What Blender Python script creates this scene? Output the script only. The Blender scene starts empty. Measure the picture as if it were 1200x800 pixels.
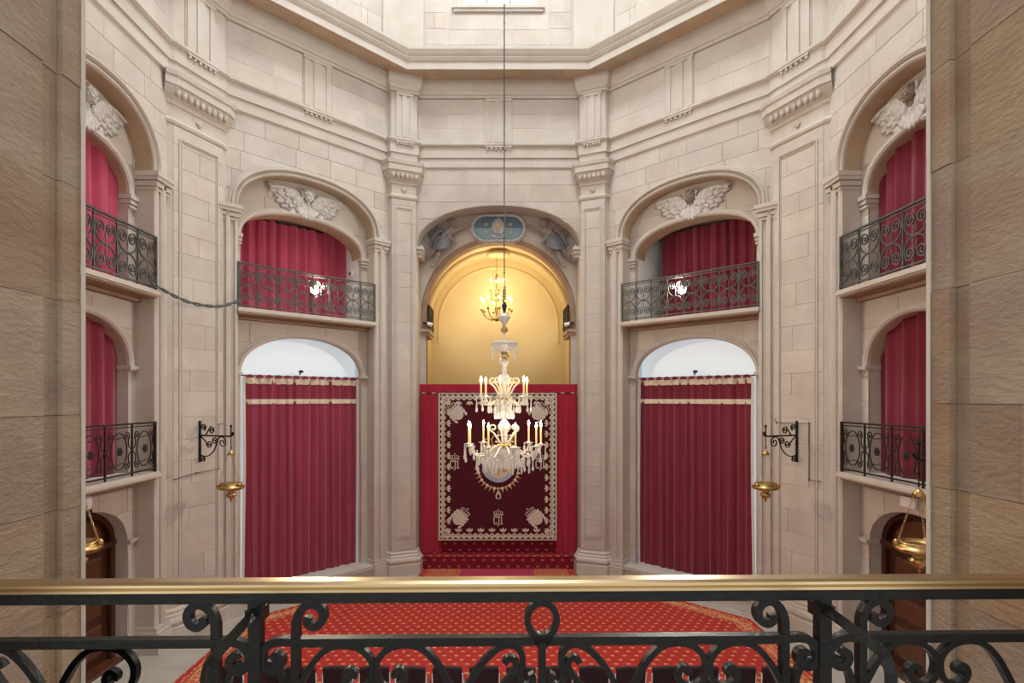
import bpy, math, random
from mathutils import Vector, Matrix, Euler, Quaternion
random.seed(7)
S = bpy.context.scene
COL = S.collection
PI = math.pi
R = math.radians
# ------------------------------------------------------------------ camera
APO = 6.1            # apothem of the octagonal nave
EYE = 4.5
CAMY = -8.45
cd = bpy.data.cameras.new('camera'); cam = bpy.data.objects.new('camera', cd); COL.objects.link(cam)
cam.location = (0, CAMY, EYE); cam.rotation_euler = (PI/2, 0, 0)
cd.sensor_width = 36; cd.sensor_fit = 'HORIZONTAL'; cd.lens = 655/1200*36
cd.shift_x = (600-584)/1200; cd.shift_y = (467-400)/1200
cd.clip_start = 0.05
S.camera = cam
# ------------------------------------------------------------------ world, daylight, exposure
w = bpy.data.worlds.new('sky'); S.world = w; w.use_nodes = True
w.node_tree.nodes['Background'].inputs[0].default_value = (1.0, 0.97, 0.93, 1)
w.node_tree.nodes['Background'].inputs[1].default_value = 0.75
DRUM_GLASS = 2.6
DOME_FILL = 25.0       # strength of the unseen fill light added at the top of the dome    # brightness of the daylit drum windows
SPOT_W = 720.0       # balcony floodlights
APSE_W = 22.0
S.view_settings.view_transform = 'Standard'; S.view_settings.look = 'None'
S.view_settings.exposure = 1.08; S.view_settings.gamma = 1.0
S.view_settings.use_curve_mapping = False

# ------------------------------------------------------------------ materials
MATS = {}
def nmat(name, col, rough=0.6, metal=0.0, col2=None, scale=6.0, bump=0.0, bscale=40.0, rnd=0.0, spec=0.5, trans=0.0, emit=None, es=0.0, col3=None, scale3=1.2, sheen=0.0, stretch=(1,1,1), fac=(0.35,0.7)):
    m = bpy.data.materials.new(name); m.use_nodes = True
    nt = m.node_tree; N = nt.nodes; L = nt.links
    b = N['Principled BSDF']
    b.inputs['Roughness'].default_value = rough; b.inputs['Metallic'].default_value = metal
    b.inputs['Specular IOR Level'].default_value = spec
    b.inputs['Transmission Weight'].default_value = trans
    b.inputs['Sheen Weight'].default_value = sheen
    tc = N.new('ShaderNodeTexCoord'); mp = N.new('ShaderNodeMapping'); mp.inputs['Scale'].default_value = stretch
    gm = N.new('ShaderNodeNewGeometry')
    L.new(gm.outputs['Position'], mp.inputs['Vector'])
    c1 = N.new('ShaderNodeRGB'); c1.outputs[0].default_value = (*col, 1); out = c1.outputs[0]
    c2 = col2 if col2 else tuple(c*0.85 for c in col)
    def layer(prev, colr, sc, lo, hi, det=6):
        n = N.new('ShaderNodeTexNoise'); n.inputs['Scale'].default_value = sc; n.inputs['Detail'].default_value = det
        n.inputs['Roughness'].default_value = 0.62
        L.new(mp.outputs[0], n.inputs['Vector'])
        mr = N.new('ShaderNodeMapRange'); mr.inputs[1].default_value = lo; mr.inputs[2].default_value = hi
        L.new(n.outputs['Fac'], mr.inputs[0])
        mx = N.new('ShaderNodeMix'); mx.data_type = 'RGBA'
        L.new(mr.outputs[0], mx.inputs[0]); L.new(prev, mx.inputs[6]); mx.inputs[7].default_value = (*colr, 1)
        return mx.outputs[2]
    out = layer(out, c2, scale, fac[0], fac[1])
    if col3: out = layer(out, col3, scale3, 0.48, 0.75)
    if rnd:
        oi = N.new('ShaderNodeObjectInfo'); mr = N.new('ShaderNodeMapRange')
        mr.inputs[3].default_value = 1-rnd; mr.inputs[4].default_value = 1+rnd
        L.new(oi.outputs['Random'], mr.inputs[0])
        hs = N.new('ShaderNodeHueSaturation'); L.new(mr.outputs[0], hs.inputs['Value'])
        mr2 = N.new('ShaderNodeMapRange'); mr2.inputs[3].default_value = 1+2.2*rnd; mr2.inputs[4].default_value = 1-2.2*rnd
        ml = N.new('ShaderNodeMath'); ml.operation = 'MULTIPLY'; ml.inputs[1].default_value = 7.31
        fr = N.new('ShaderNodeMath'); fr.operation = 'FRACT'
        L.new(oi.outputs['Random'], ml.inputs[0]); L.new(ml.outputs[0], fr.inputs[0]); L.new(fr.outputs[0], mr2.inputs[0])
        L.new(mr2.outputs[0], hs.inputs['Saturation']); L.new(out, hs.inputs['Color']); out = hs.outputs[0]
    L.new(out, b.inputs['Base Color'])
    if bump:
        n = N.new('ShaderNodeTexNoise'); n.inputs['Scale'].default_value = bscale; n.inputs['Detail'].default_value = 5
        L.new(mp.outputs[0], n.inputs['Vector'])
        bp = N.new('ShaderNodeBump'); bp.inputs['Strength'].default_value = bump; bp.inputs['Distance'].default_value = 0.02
        L.new(n.outputs['Fac'], bp.inputs['Height']); L.new(bp.outputs[0], b.inputs['Normal'])
    if emit:
        b.inputs['Emission Color'].default_value = (*emit, 1); b.inputs['Emission Strength'].default_value = es
    MATS[name] = m
    return m
STONE = nmat('cream limestone', (0.575,0.530,0.478), 0.85, col2=(0.50,0.445,0.39), scale=1.6, bump=0.35, bscale=30, rnd=0.06, col3=(0.504,0.445,0.405), scale3=0.8, spec=0.2)
STONE_M = nmat('moulded limestone', (0.575,0.532,0.48), 0.8, col2=(0.51,0.455,0.395), scale=2.2, bump=0.12, bscale=35, spec=0.2, col3=(0.53,0.475,0.435), scale3=0.9)
MORTAR = nmat('lime mortar', (0.53,0.48,0.42), 0.95, scale=8, bump=0.3, spec=0.1)
SOFFIT = nmat('shade browned limestone', (0.504,0.395,0.286), 0.85, col2=(0.420,0.311,0.218), scale=2.0, bump=0.2, spec=0.2, rnd=0.05)  # cream stone browned: soffit shade and warm bounce put into the colour
SOFFIT_D = nmat('deep shade toned stone', (0.36,0.25,0.165), 0.85, col2=(0.28,0.18,0.11), scale=2.5, bump=0.2, spec=0.2)  # darker stone tone that paints in the shade of undersides and gallery rooms
JAMB = nmat('rusty veined shade toned stone', (0.327,0.254,0.185), 0.85, col2=(0.249,0.155,0.103), scale=1.1, bump=0.55, bscale=22, rnd=0.09, col3=(0.284,0.215,0.168), scale3=2.2, spec=0.25, stretch=(1,1,2.4), fac=(0.42,0.66))  # real rust veins; the darker warm base paints in the dim light
YELLOW = nmat('yellow painted plaster', (0.76,0.61,0.33), 0.8, col2=(0.73,0.58,0.31), scale=1.0, bump=0.05, spec=0.2)
WHITE = nmat('white plaster', (0.87,0.925,0.98), 0.8, col2=(0.85,0.905,0.965), scale=1.0, spec=0.2)
FLOORM = nmat('pale floor stone', (0.462,0.420,0.370), 0.55, col2=(0.403,0.361,0.319), scale=2.0, rnd=0.05)
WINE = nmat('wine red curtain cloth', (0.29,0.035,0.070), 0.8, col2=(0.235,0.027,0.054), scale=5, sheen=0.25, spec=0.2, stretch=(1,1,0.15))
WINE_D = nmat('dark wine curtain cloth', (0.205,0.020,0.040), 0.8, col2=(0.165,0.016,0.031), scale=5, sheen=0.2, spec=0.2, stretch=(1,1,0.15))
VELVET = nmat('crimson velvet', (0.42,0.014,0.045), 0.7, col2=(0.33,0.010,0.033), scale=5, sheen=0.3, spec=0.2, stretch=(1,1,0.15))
WINE_LIT = nmat('wine curtain cloth painted lit', (0.46,0.06,0.12), 0.8, col2=(0.40,0.05,0.10), scale=5, sheen=0.25, spec=0.2, stretch=(1,1,0.15))  # wine cloth made lighter and pinker, floodlight glow put into the colour
CREAM = nmat('cream ribbon', (0.75,0.66,0.52), 0.8, scale=20)
TAPM = nmat('dark maroon velvet', (0.085,0.007,0.016), 0.85, col2=(0.07,0.006,0.014), scale=8, sheen=0.15, spec=0.15)
SILVER = nmat('silver and gold embroidery', (0.74,0.69,0.58), 0.55, col2=(0.52,0.43,0.28), scale=30, bump=0.4, bscale=120)
PEARL = nmat('pale pink embroidery', (0.78,0.70,0.66), 0.6, col2=(0.58,0.48,0.42), scale=35, bump=0.4, bscale=120)
EBLUE = nmat('pale blue embroidery', (0.42,0.50,0.60), 0.6, col2=(0.30,0.37,0.47), scale=30)
EGOLD = nmat('gold embroidery', (0.62,0.38,0.12), 0.5, col2=(0.5,0.28,0.08), scale=30)
IRON = nmat('black wrought iron', (0.005,0.006,0.006), 0.38, metal=0.0, spec=0.22, col2=(0.009,0.010,0.0095), scale=15, bump=0.15, bscale=60)
IRONG = nmat('weathered grey green iron', (0.10,0.118,0.115), 0.5, metal=0.4, col2=(0.06,0.068,0.068), scale=12)
IRONB = nmat('brown black iron', (0.03,0.028,0.026), 0.5, metal=0.4, scale=12)
BRASS = nmat('polished brass', (0.60,0.48,0.29), 0.30, metal=1.0, col2=(0.50,0.38,0.21), scale=5, stretch=(0.3,6,6))
LBRASS = nmat('old lamp brass', (0.62,0.45,0.19), 0.33, metal=1.0, col2=(0.38,0.25,0.09), scale=14)
CRYST = nmat('cut crystal', (0.95,0.94,0.91), 0.10, trans=0.15, spec=0.8, scale=30, col2=(0.78,0.76,0.73))
OPAL = nmat('opal glass', (0.90,0.84,0.70), 0.2, scale=10, col2=(0.82,0.75,0.58))
CANDLE = nmat('ivory candle sleeve', (0.85,0.66,0.32), 0.5, scale=10, emit=(1,0.62,0.2), es=0.25)
FLAME = nmat('glowing lamp tip', (1,0.85,0.6), 0.5, emit=(1,0.78,0.46), es=30)
FLAMEA = nmat('glowing apse lamp tip', (1,0.85,0.6), 0.5, emit=(1,0.80,0.45), es=40)
LAMPE = nmat('floodlight lens', (1,0.9,0.7), 0.5, emit=(1,0.86,0.62), es=60)
WOOD = nmat('dark polished walnut', (0.065,0.022,0.010), 0.35, col2=(0.04,0.013,0.006), scale=4, bump=0.1, stretch=(5,5,0.5))
WOOD2 = nmat('reddish walnut panel', (0.12,0.042,0.017), 0.35, col2=(0.075,0.025,0.011), scale=3, stretch=(4,4,0.6))
PLASTIC = nmat('white plastic', (0.92,0.93,0.95), 0.4, col2=(0.89,0.9,0.92))
DARKP = nmat('black plastic', (0.02,0.02,0.022), 0.4)
CABLE = nmat('grey green cable', (0.10,0.115,0.11), 0.6)
CABLED = nmat('dark thin cable', (0.10,0.08,0.06), 0.7)
STUCCO = nmat('white grey stucco', (0.72,0.71,0.69), 0.75, col2=(0.46,0.45,0.44), scale=14, bump=0.4, bscale=50)
STUCCOB = nmat('brown grey stucco', (0.36,0.29,0.24), 0.75, col2=(0.25,0.20,0.17), scale=14, bump=0.3)
PUTTO = nmat('grey beige stucco', (0.33,0.28,0.25), 0.7, col2=(0.22,0.19,0.17), scale=12)
DRAPE = nmat('blue grey stucco', (0.22,0.235,0.25), 0.7, col2=(0.12,0.13,0.145), scale=14)
BLUE1 = nmat('slate blue enamel', (0.11,0.20,0.27), 0.45, col2=(0.085,0.16,0.22), scale=6)
BLUE2 = nmat('pale blue enamel', (0.24,0.38,0.46), 0.45, scale=6)
GOLDP = nmat('gilded stucco', (0.60,0.47,0.25), 0.5, scale=15)
CHAIRM = nmat('black plum upholstery', (0.018,0.010,0.016), 0.8, col2=(0.03,0.015,0.024), scale=20)
CHROME = nmat('brushed steel', (0.6,0.61,0.63), 0.25, metal=1.0)
GLASS_DAY = nmat('daylit window glass', (0.9,0.95,1.0), 0.3, emit=(0.92,0.97,1.0), es=DRUM_GLASS)
RUGC = nmat('magenta rug pile', (0.45,0.035,0.085), 0.95, scale=20)
RUGG = nmat('gold red rug border', (0.50,0.20,0.08), 0.95, col2=(0.45,0.05,0.03), scale=22, fac=(0.45,0.55))

LUNE_GLOW = nmat('added white glow panel', (0.82,0.89,0.95), 0.6, col2=(0.80,0.87,0.93), scale=1.0, emit=(0.72,0.90,1.0), es=0.17)  # faint glow added to brighten the white wall behind the chapel curtains
def carpet_mat(name, base, dot, sx, sy, riser=False, dim=1.0):
    m = bpy.data.materials.new(name); m.use_nodes = True
    nt = m.node_tree; N = nt.nodes; L = nt.links; b = N['Principled BSDF']
    b.inputs['Roughness'].default_value = 0.95; b.inputs['Specular IOR Level'].default_value = 0.1
    g = N.new('ShaderNodeNewGeometry'); sp = N.new('ShaderNodeSeparateXYZ'); L.new(g.outputs['Position'], sp.inputs[0])
    def M(op, a, bb=None):
        n = N.new('ShaderNodeMath'); n.operation = op
        for i, v in enumerate((a, bb)):
            if v is None: continue
            if isinstance(v, (int, float)): n.inputs[i].default_value = v
            else: L.new(v, n.inputs[i])
        return n.outputs[0]
    U = M('DIVIDE', sp.outputs[0], sx)
    V = M('DIVIDE', M('ADD', sp.outputs[1], sp.outputs[2]) if riser else sp.outputs[1], sy)
    row = M('FLOOR', V); odd = M('MULTIPLY', M('FLOORED_MODULO', row, 2.0), 0.5)
    fu = M('FRACT', M('ADD', U, odd)); fv = M('FRACT', V)
    du = M('ABSOLUTE', M('SUBTRACT', fu, 0.5)); dv = M('ABSOLUTE', M('SUBTRACT', fv, 0.5))
    mask = M('MULTIPLY', M('LESS_THAN', du, 0.15), M('LESS_THAN', dv, 0.15))
    n = N.new('ShaderNodeTexNoise'); n.inputs['Scale'].default_value = 25; L.new(g.outputs['Position'], n.inputs['Vector'])
    mx0 = N.new('ShaderNodeMix'); mx0.data_type = 'RGBA'; mx0.inputs[6].default_value = (*base, 1); mx0.inputs[7].default_value = (*[c*0.75 for c in base], 1)
    L.new(n.outputs['Fac'], mx0.inputs[0])
    mx = N.new('ShaderNodeMix'); mx.data_type = 'RGBA'; L.new(mask, mx.inputs[0]); L.new(mx0.outputs[2], mx.inputs[6]); mx.inputs[7].default_value = (*dot, 1)
    L.new(mx.outputs[2], b.inputs['Base Color'])
    return m
CARPET = carpet_mat('red carpet with yellow flecks', (0.47,0.042,0.035), (0.58,0.30,0.14), 0.21, 0.155)
STEPC = carpet_mat('dark red step carpet with flecks', (0.25,0.014,0.030), (0.33,0.15,0.11), 0.26, 0.17, True)
BORDER = nmat('gold patterned carpet border', (0.55,0.33,0.14), 0.95, col2=(0.50,0.07,0.04), scale=16, fac=(0.46,0.54))

# ------------------------------------------------------------------ mesh helpers
def link(o): COL.objects.link(o); return o
class MB:
    def __init__(s): s.v = []; s.f = []
    def add(s, vs, fs):
        k = len(s.v); s.v += [tuple(v) for v in vs]; s.f += [tuple(i+k for i in f) for f in fs]; return s
    def box(s, x0,x1,y0,y1,z0,z1):
        return s.add([(x0,y0,z0),(x1,y0,z0),(x1,y1,z0),(x0,y1,z0),(x0,y0,z1),(x1,y0,z1),(x1,y1,z1),(x0,y1,z1)],
            [(0,3,2,1),(4,5,6,7),(0,1,5,4),(1,2,6,5),(2,3,7,6),(3,0,4,7)])
    def tube(s, pts, r, n=6, closed=False, caps=True):
        P = [Vector(p) for p in pts]; m = len(P)
        rr = r if isinstance(r, (list,tuple)) else [r]*m
        T = []
        for i in range(m):
            a = P[(i-1)%m] if (closed or i > 0) else P[i]; b = P[(i+1)%m] if (closed or i < m-1) else P[i]
            t = b-a; T.append(t.normalized() if t.length > 1e-9 else Vector((0,0,1)))
        u = T[0].orthogonal().normalized(); vs = []
        for i in range(m):
            u = u - T[i]*u.dot(T[i])
            u = u.normalized() if u.length > 1e-6 else T[i].orthogonal().normalized()
            w_ = T[i].cross(u)
            for k in range(n):
                a = 2*PI*(k+0.5)/n; vs.append(P[i] + (u*math.cos(a)+w_*math.sin(a))*rr[i])
        fs = []
        for i in range(m if closed else m-1):
            j = (i+1)%m
            for k in range(n):
                l = (k+1)%n; fs.append((i*n+k, i*n+l, j*n+l, j*n+k))
        if caps and not closed: fs.append(tuple(range(n))[::-1]); fs.append(tuple((m-1)*n+k for k in range(n)))
        return s.add(vs, fs)
    def bar(s, pts, wd, dp, y=0.0, closed=False):
        """flat forged bar following (x,z) points; wd in the plane, dp along y; wd may be a list"""
        m = len(pts); P = [Vector((p[0],p[1])) for p in pts]; vs = []
        for i in range(m):
            a = P[(i-1)%m] if (closed or i > 0) else P[i]; b = P[(i+1)%m] if (closed or i < m-1) else P[i]
            t = (b-a); t = t.normalized() if t.length > 1e-9 else Vector((1,0)); nn = Vector((-t.y,t.x))
            ww = (wd[i] if isinstance(wd,(list,tuple)) else wd)/2
            p, q = P[i]+nn*ww, P[i]-nn*ww
            vs += [(p.x,y-dp/2,p.y),(q.x,y-dp/2,q.y),(q.x,y+dp/2,q.y),(p.x,y+dp/2,p.y)]
        fs = []
        for i in range(m if closed else m-1):
            j = (i+1)%m
            for k in range(4):
                l = (k+1)%4; fs.append((i*4+k,i*4+l,j*4+l,j*4+k))
        if not closed: fs.append((3,2,1,0)); k=(m-1)*4; fs.append((k,k+1,k+2,k+3))
        return s.add(vs, fs)
    def lathe(s, prof, n=16, c=(0,0,0)):
        vs = []; m = len(prof)
        for r, z in prof:
            for k in range(n):
                a = 2*PI*k/n; vs.append((c[0]+r*math.cos(a), c[1]+r*math.sin(a), c[2]+z))
        fs = []
        for i in range(m-1):
            for k in range(n):
                l = (k+1)%n; fs.append((i*n+k,i*n+l,(i+1)*n+l,(i+1)*n+k))
        fs.append(tuple(range(n))[::-1]); fs.append(tuple((m-1)*n+k for k in range(n)))
        return s.add(vs, fs)
    def ell(s, c, rad, rot=None, nu=8, nv=5):
        vs = []; Mx = rot.to_matrix() if rot else Matrix.Identity(3); c = Vector(c)
        for i in range(1, nv):
            ph = PI*i/nv
            for k in range(nu):
                a = 2*PI*k/nu
                vs.append(c + Mx @ Vector((rad[0]*math.sin(ph)*math.cos(a), rad[1]*math.sin(ph)*math.sin(a), rad[2]*math.cos(ph))))
        vs.append(c + Mx @ Vector((0,0,rad[2]))); vs.append(c + Mx @ Vector((0,0,-rad[2])))
        fs = []; top = (nv-1)*nu; bot = top+1
        for i in range(nv-2):
            for k in range(nu):
                l = (k+1)%nu; fs.append((i*nu+k,(i+1)*nu+k,(i+1)*nu+l,i*nu+l))
        for k in range(nu):
            l = (k+1)%nu; fs.append((top,k,l)); fs.append((bot,(nv-2)*nu+l,(nv-2)*nu+k))
        return s.add(vs, fs)
    def prism(s, poly, y0, y1):
        """(x,z) polygon pushed from y0 to y1"""
        m = len(poly); vs = [(p[0],y0,p[1]) for p in poly]+[(p[0],y1,p[1]) for p in poly]
        fs = [tuple(range(m)), tuple(range(2*m-1,m-1,-1))]
        for i in range(m): j=(i+1)%m; fs.append((i,i+m,j+m,j))
        return s.add(vs, fs)
    def slab(s, poly, z0, z1):
        m = len(poly); vs = [(p[0],p[1],z0) for p in poly]+[(p[0],p[1],z1) for p in poly]
        fs = [tuple(range(m))[::-1], tuple(range(m,2*m))]
        for i in range(m): j=(i+1)%m; fs.append((i,j,j+m,i+m))
        return s.add(vs, fs)
    def sweep(s, path, prof, closed=False):
        """horizontal path (ccw, room on its left), profile of (inward offset, z)"""
        P = [Vector((p[0],p[1])) for p in path]; m = len(P); mit = []
        for i in range(m):
            ns = []
            if closed or i > 0: d = (P[i]-P[i-1]).normalized(); ns.append(Vector((-d.y,d.x)))
            if closed or i < m-1: d = (P[(i+1)%m]-P[i]).normalized(); ns.append(Vector((-d.y,d.x)))
            if len(ns) == 1: mit.append(ns[0])
            else:
                q = ns[0]+ns[1]; q = q.normalized(); mit.append(q/max(q.dot(ns[0]),0.35))
        k = len(prof); vs = []
        for i in range(m):
            for n_, z in prof: p = P[i]+mit[i]*n_; vs.append((p.x,p.y,z))
        fs = []
        for i in range(m if closed else m-1):
            j = (i+1)%m
            for a in range(k-1): fs.append((i*k+a, j*k+a, j*k+a+1, i*k+a+1))
        return s.add(vs, fs)
    def vsweep(s, path, prof):
        """path of (u,z) clockwise round an opening seen from the room; profile of (offset away from opening, y)"""
        P = [Vector(p) for p in path]; m = len(P); k = len(prof); vs = []
        for i in range(m):
            ns = []
            if i > 0: d = (P[i]-P[i-1]).normalized(); ns.append(Vector((-d.y,d.x)))
            if i < m-1: d = (P[i+1]-P[i]).normalized(); ns.append(Vector((-d.y,d.x)))
            q = ns[0] if len(ns) == 1 else (ns[0]+ns[1]).normalized(); f = 1/max(q.dot(ns[0]),0.5)
            for o, y in prof: p = P[i]+q*o*f; vs.append((p.x,y,p.y))
        fs = []
        for i in range(m-1):
            for a in range(k-1): fs.append((i*k+a, i*k+a+1, (i+1)*k+a+1, (i+1)*k+a))
        return s.add(vs, fs)
    def mesh(s, name, mat, smooth=False):
        me = bpy.data.meshes.new(name); me.from_pydata(s.v, [], s.f); me.materials.append(mat)
        if smooth:
            for p in me.polygons: p.use_smooth = True
        me.update(); return me
    def build(s, name, mat, parent=None, smooth=False, mx=None):
        o = link(bpy.data.objects.new(name, s.mesh(name, mat, smooth)))
        if parent: o.parent = parent
        if mx is not None: o.matrix_world = mx
        return o
def inst(name, me, parent=None, mx=None):
    o = link(bpy.data.objects.new(name, me))
    if parent: o.parent = parent
    if mx is not None:
        if parent: o.matrix_local = mx
        else: o.matrix_world = mx
    return o
def empty(name, mx=None, parent=None):
    o = link(bpy.data.objects.new(name, None)); o.empty_display_size = 0.1
    if mx is not None: o.matrix_world = mx
    if parent: o.parent = parent
    return o
def tag(o, label=None, cat=None, group=None, kind=None):
    if label: o['label'] = label
    if cat: o['category'] = cat
    if group: o['group'] = group
    if kind: o['kind'] = kind
    return o
def struct(o, label=None): return tag(o, label, None, None, 'structure')
def T(x,y,z): return Matrix.Translation((x,y,z))
def smooth_pts(pts, k=5):
    P = [Vector(p) for p in pts]; out = []
    for i in range(len(P)-1):
        a = P[max(i-1,0)]; b = P[i]; c = P[i+1]; d = P[min(i+2,len(P)-1)]
        for j in range(k):
            t = j/k
            out.append(0.5*((2*b)+(c-a)*t+(2*a-5*b+4*c-d)*t*t+(3*b-a-3*c+d)*t**3))
    out.append(P[-1]); return out
def spiral(cx, cz, r0, r1, a0, turns, k=14):
    n = max(4, int(k*abs(turns)))
    return [(cx+(r0+(r1-r0)*i/n)*math.cos(a0+2*PI*turns*i/n), cz+(r0+(r1-r0)*i/n)*math.sin(a0+2*PI*turns*i/n)) for i in range(n+1)]
def baymx(deg):
    th = R(deg); return Matrix.Translation((-math.sin(th)*APO, math.cos(th)*APO, 0)) @ Matrix.Rotation(th, 4, 'Z')
HS = APO*math.tan(PI/8)          # half a side of the octagon

# ------------------------------------------------------------------ plan of the corner piers
CORN = {}
for k in range(8):
    ph = 22.5+45*k; big = k in (0,3,4,7)
    hw, e = (0.55,0.09) if big else (0.31,0.07)
    b = Vector((math.cos(R(ph)), math.sin(R(ph)))); t = Vector((-b.y, b.x)); rho = 6.30; RC = APO/math.cos(PI/8)
    wl = RC-(hw+e)*math.tan(PI/8)
    CORN[k] = dict(b=b,t=t,hw=hw,e=e,rho=rho,wl=wl,big=big,
        pts=[b*wl-t*(hw+e), b*rho-t*hw, b*rho+t*hw, b*wl+t*(hw+e)])

# ------------------------------------------------------------------ floor
oct_out = [(9*math.cos(R(22.5+45*k)), 9*math.sin(R(22.5+45*k))) for k in range(8)]
fl = MB().slab(oct_out, -0.15, -0.012).build('floor', MORTAR); struct(fl, 'pale stone floor of the octagonal nave')
tile = MB().box(-0.298,0.298,-0.298,0.298,-0.012,0.0).mesh('floor_tile', FLOORM)
for i in range(-11, 12):
    for j in range(-11, 12):
        x, y = i*0.6, j*0.6; r = math.hypot(x,y)
        # only the uncovered margin between carpet and walls
        apo = max(abs(x), abs(y), (abs(x)+abs(y))*0.7071)
        if apo < APO+0.2 and (abs(x) > 4.6 or abs(x)+abs(y) > 7.4) and y > -3.2 and not (abs(x) < 2.3 and y > 5.6):
            inst('floor_tile', tile, fl, T(x,y,0))
# ------------------------------------------------------------------ walls with bays
def arch_z(x, w_, zi, rise, p=2.0):
    q = abs(x)/w_
    return zi if q >= 1 else zi+rise*(1-q**p)**(1/p)
def arch_pts(c, w_, zi, rise, z0=None, p=2.0, n=28):
    pts = []
    for i in range(n+1):
        a = PI-PI*i/n; cx = math.cos(a); q = abs(cx)
        # even spacing along a superellipse
        x = math.copysign(q**(2/p), cx)*w_; z = zi+rise*(max(0,math.sin(a))**(2/p)); pts.append((c+x, z))
    if z0 is not None: pts = [(c-w_, z0)]+pts+[(c+w_, z0)]
    return pts
class Opening:
    def __init__(s, c, w_, z0, zi, rise, p=2.0): s.c=c; s.w=w_; s.z0=z0; s.zi=zi; s.rise=rise; s.p=p
    def top(s, u): return arch_z(u-s.c, s.w, s.zi, s.rise, s.p)
    def has(s, u): return abs(u-s.c) < s.w
    def path(s, n=28): return arch_pts(s.c, s.w, s.zi, s.rise, s.z0, s.p, n)
def solid(u, z0, z1, ops):
    iv = [(z0,z1)]
    for o in ops:
        if not o.has(u): continue
        a, b = o.z0, o.top(u); nv = []
        for p, q in iv:
            if b <= p or a >= q: nv.append((p,q)); continue
            if a > p: nv.append((p,a))
            if b < q: nv.append((b,q))
        iv = nv
    return iv
def columns(u0, u1, ops, step=0.12):
    us = {u0, u1}
    for o in ops:
        a, b = max(u0,o.c-o.w), min(u1,o.c+o.w)
        for v in (o.c-o.w, o.c+o.w):
            if u0 < v < u1: us.add(v)
        if b > a:
            n = max(1, int((b-a)/step))
            us |= {a+(b-a)*i/n for i in range(n+1)}
    us = sorted(us); out = [us[0]]
    for u in us[1:]:
        if u-out[-1] > 1e-4: out.append(u)
    return out
def plane_mb(mb, u0, u1, z0, z1, y, ops, step=0.06):
    us = columns(u0,u1,ops,step)
    for a, b in zip(us, us[1:]):
        e = 1e-5
        ia, ib = solid(a+e,z0,z1,ops), solid(b-e,z0,z1,ops)
        if len(ia) != len(ib): ia = ib = solid((a+b)/2,z0,z1,ops)
        for (p,q),(r_,s_) in zip(ia,ib):
            mb.add([(a,y,p),(b,y,r_),(b,y,s_),(a,y,q)], [(0,1,2,3)])
def reveal_mb(mb, path, y0, y1, sill=False):
    vs = [(u,y0,z) for u,z in path]+[(u,y1,z) for u,z in path]; m = len(path)
    fs = [(i,i+m,i+1+m,i+1) for i in range(m-1)]
    if sill: fs.append((m-1,2*m-1,m,0))
    mb.add(vs, fs)
def clip(poly, n_, d):
    out = []
    for i in range(len(poly)):
        a, b = poly[i-1], poly[i]; fa = a[0]*n_[0]+a[1]*n_[1]-d; fb = b[0]*n_[0]+b[1]*n_[1]-d
        if (fa > 0) != (fb > 0): t = fa/(fa-fb); out.append((a[0]+(b[0]-a[0])*t, a[1]+(b[1]-a[1])*t))
        if fb <= 0: out.append(b)
    return out
def stone_piece(u0, u1, z0, z1, ops, y, dep=0.016):
    """dressed block: front outline trimmed by the openings, sides going back to the mortar"""
    us = columns(u0,u1,ops,0.11); lo = []; hi = []; best = None; runs = []; cur = []
    for i,u in enumerate(us):
        e = 1e-4 if i == 0 else -1e-4
        iv = [q for q in solid(u+e,z0,z1,ops) if q[1]-q[0] > 0.015]
        if not iv:
            if len(cur) > 1: runs.append(cur)
            cur = []; continue
        q = max(iv, key=lambda q: q[1]-q[0]); cur.append((u,q[0],q[1]))
    if len(cur) > 1: runs.append(cur)
    if not runs: return None
    run = max(runs, key=lambda r: r[-1][0]-r[0][0])
    if run[-1][0]-run[0][0] < 0.05: return None
    mb = MB(); b = 0.004
    ring = [(u,l) for u,l,h in run]+[(u,h) for u,l,h in reversed(run)]
    m = len(run); vs = []; fs = []
    # front columns, bevelled rim
    for u,l,h in run: vs += [(u,y,l+b),(u,y,h-b)]
    vs[0] = (run[0][0]+b,)+vs[0][1:]; vs[1] = (run[0][0]+b,)+vs[1][1:]
    vs[-2] = (run[-1][0]-b,)+vs[-2][1:]; vs[-1] = (run[-1][0]-b,)+vs[-1][1:]
    for i in range(m-1): fs.append((2*i,2*i+2,2*i+3,2*i+1))
    k = len(vs)
    for u,l,h in run: vs += [(u,y+b,l),(u,y+b,h)]
    for i in range(m-1): fs.append((k+2*i,k+2*i+2,2*i+2,2*i)); fs.append((2*i+1,2*i+3,k+2*i+3,k+2*i+1))
    fs.append((k,0,1,k+1)); fs.append((2*m-2,k+2*m-2,k+2*m-1,2*m-1))
    q = len(vs)
    for u,l,h in run: vs += [(u,y+dep,l),(u,y+dep,h)]
    for i in range(m-1): fs.append((q+2*i,q+2*i+2,k+2*i+2,k+2*i)); fs.append((k+2*i+1,k+2*i+3,q+2*i+3,q+2*i+1))
    fs.append((q,k,k+1,q+1)); fs.append((k+2*m-2,q+2*m-2,q+2*m-1,k+2*m-1))
    return mb.add(vs, fs)
def ashlar(parent, u0, u1, z0, z1, ops, y, ch=0.42, ln=0.85, mat=STONE, seed=0, name='stone'):
    rng = random.Random(seed); nc = max(1, round((z1-z0)/ch)); h = (z1-z0)/nc; j = 0.0025
    for r in range(nc):
        a = z0+r*h; u = u0-(rng.random()*0.6)*ln
        while u < u1-0.02:
            l = ln*(0.65+0.7*rng.random()); s0, s1 = max(u,u0), min(u+l,u1)
            if u1-s1 < 0.16: s1 = u1; l = 99
            if s1-s0 > 0.06:
                p = stone_piece(s0+j,s1-j,a+j,a+h-j,ops,y-0.002+rng.uniform(-0.002,0.002))
                if p: p.build(name, mat, parent)
            u += l
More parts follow.
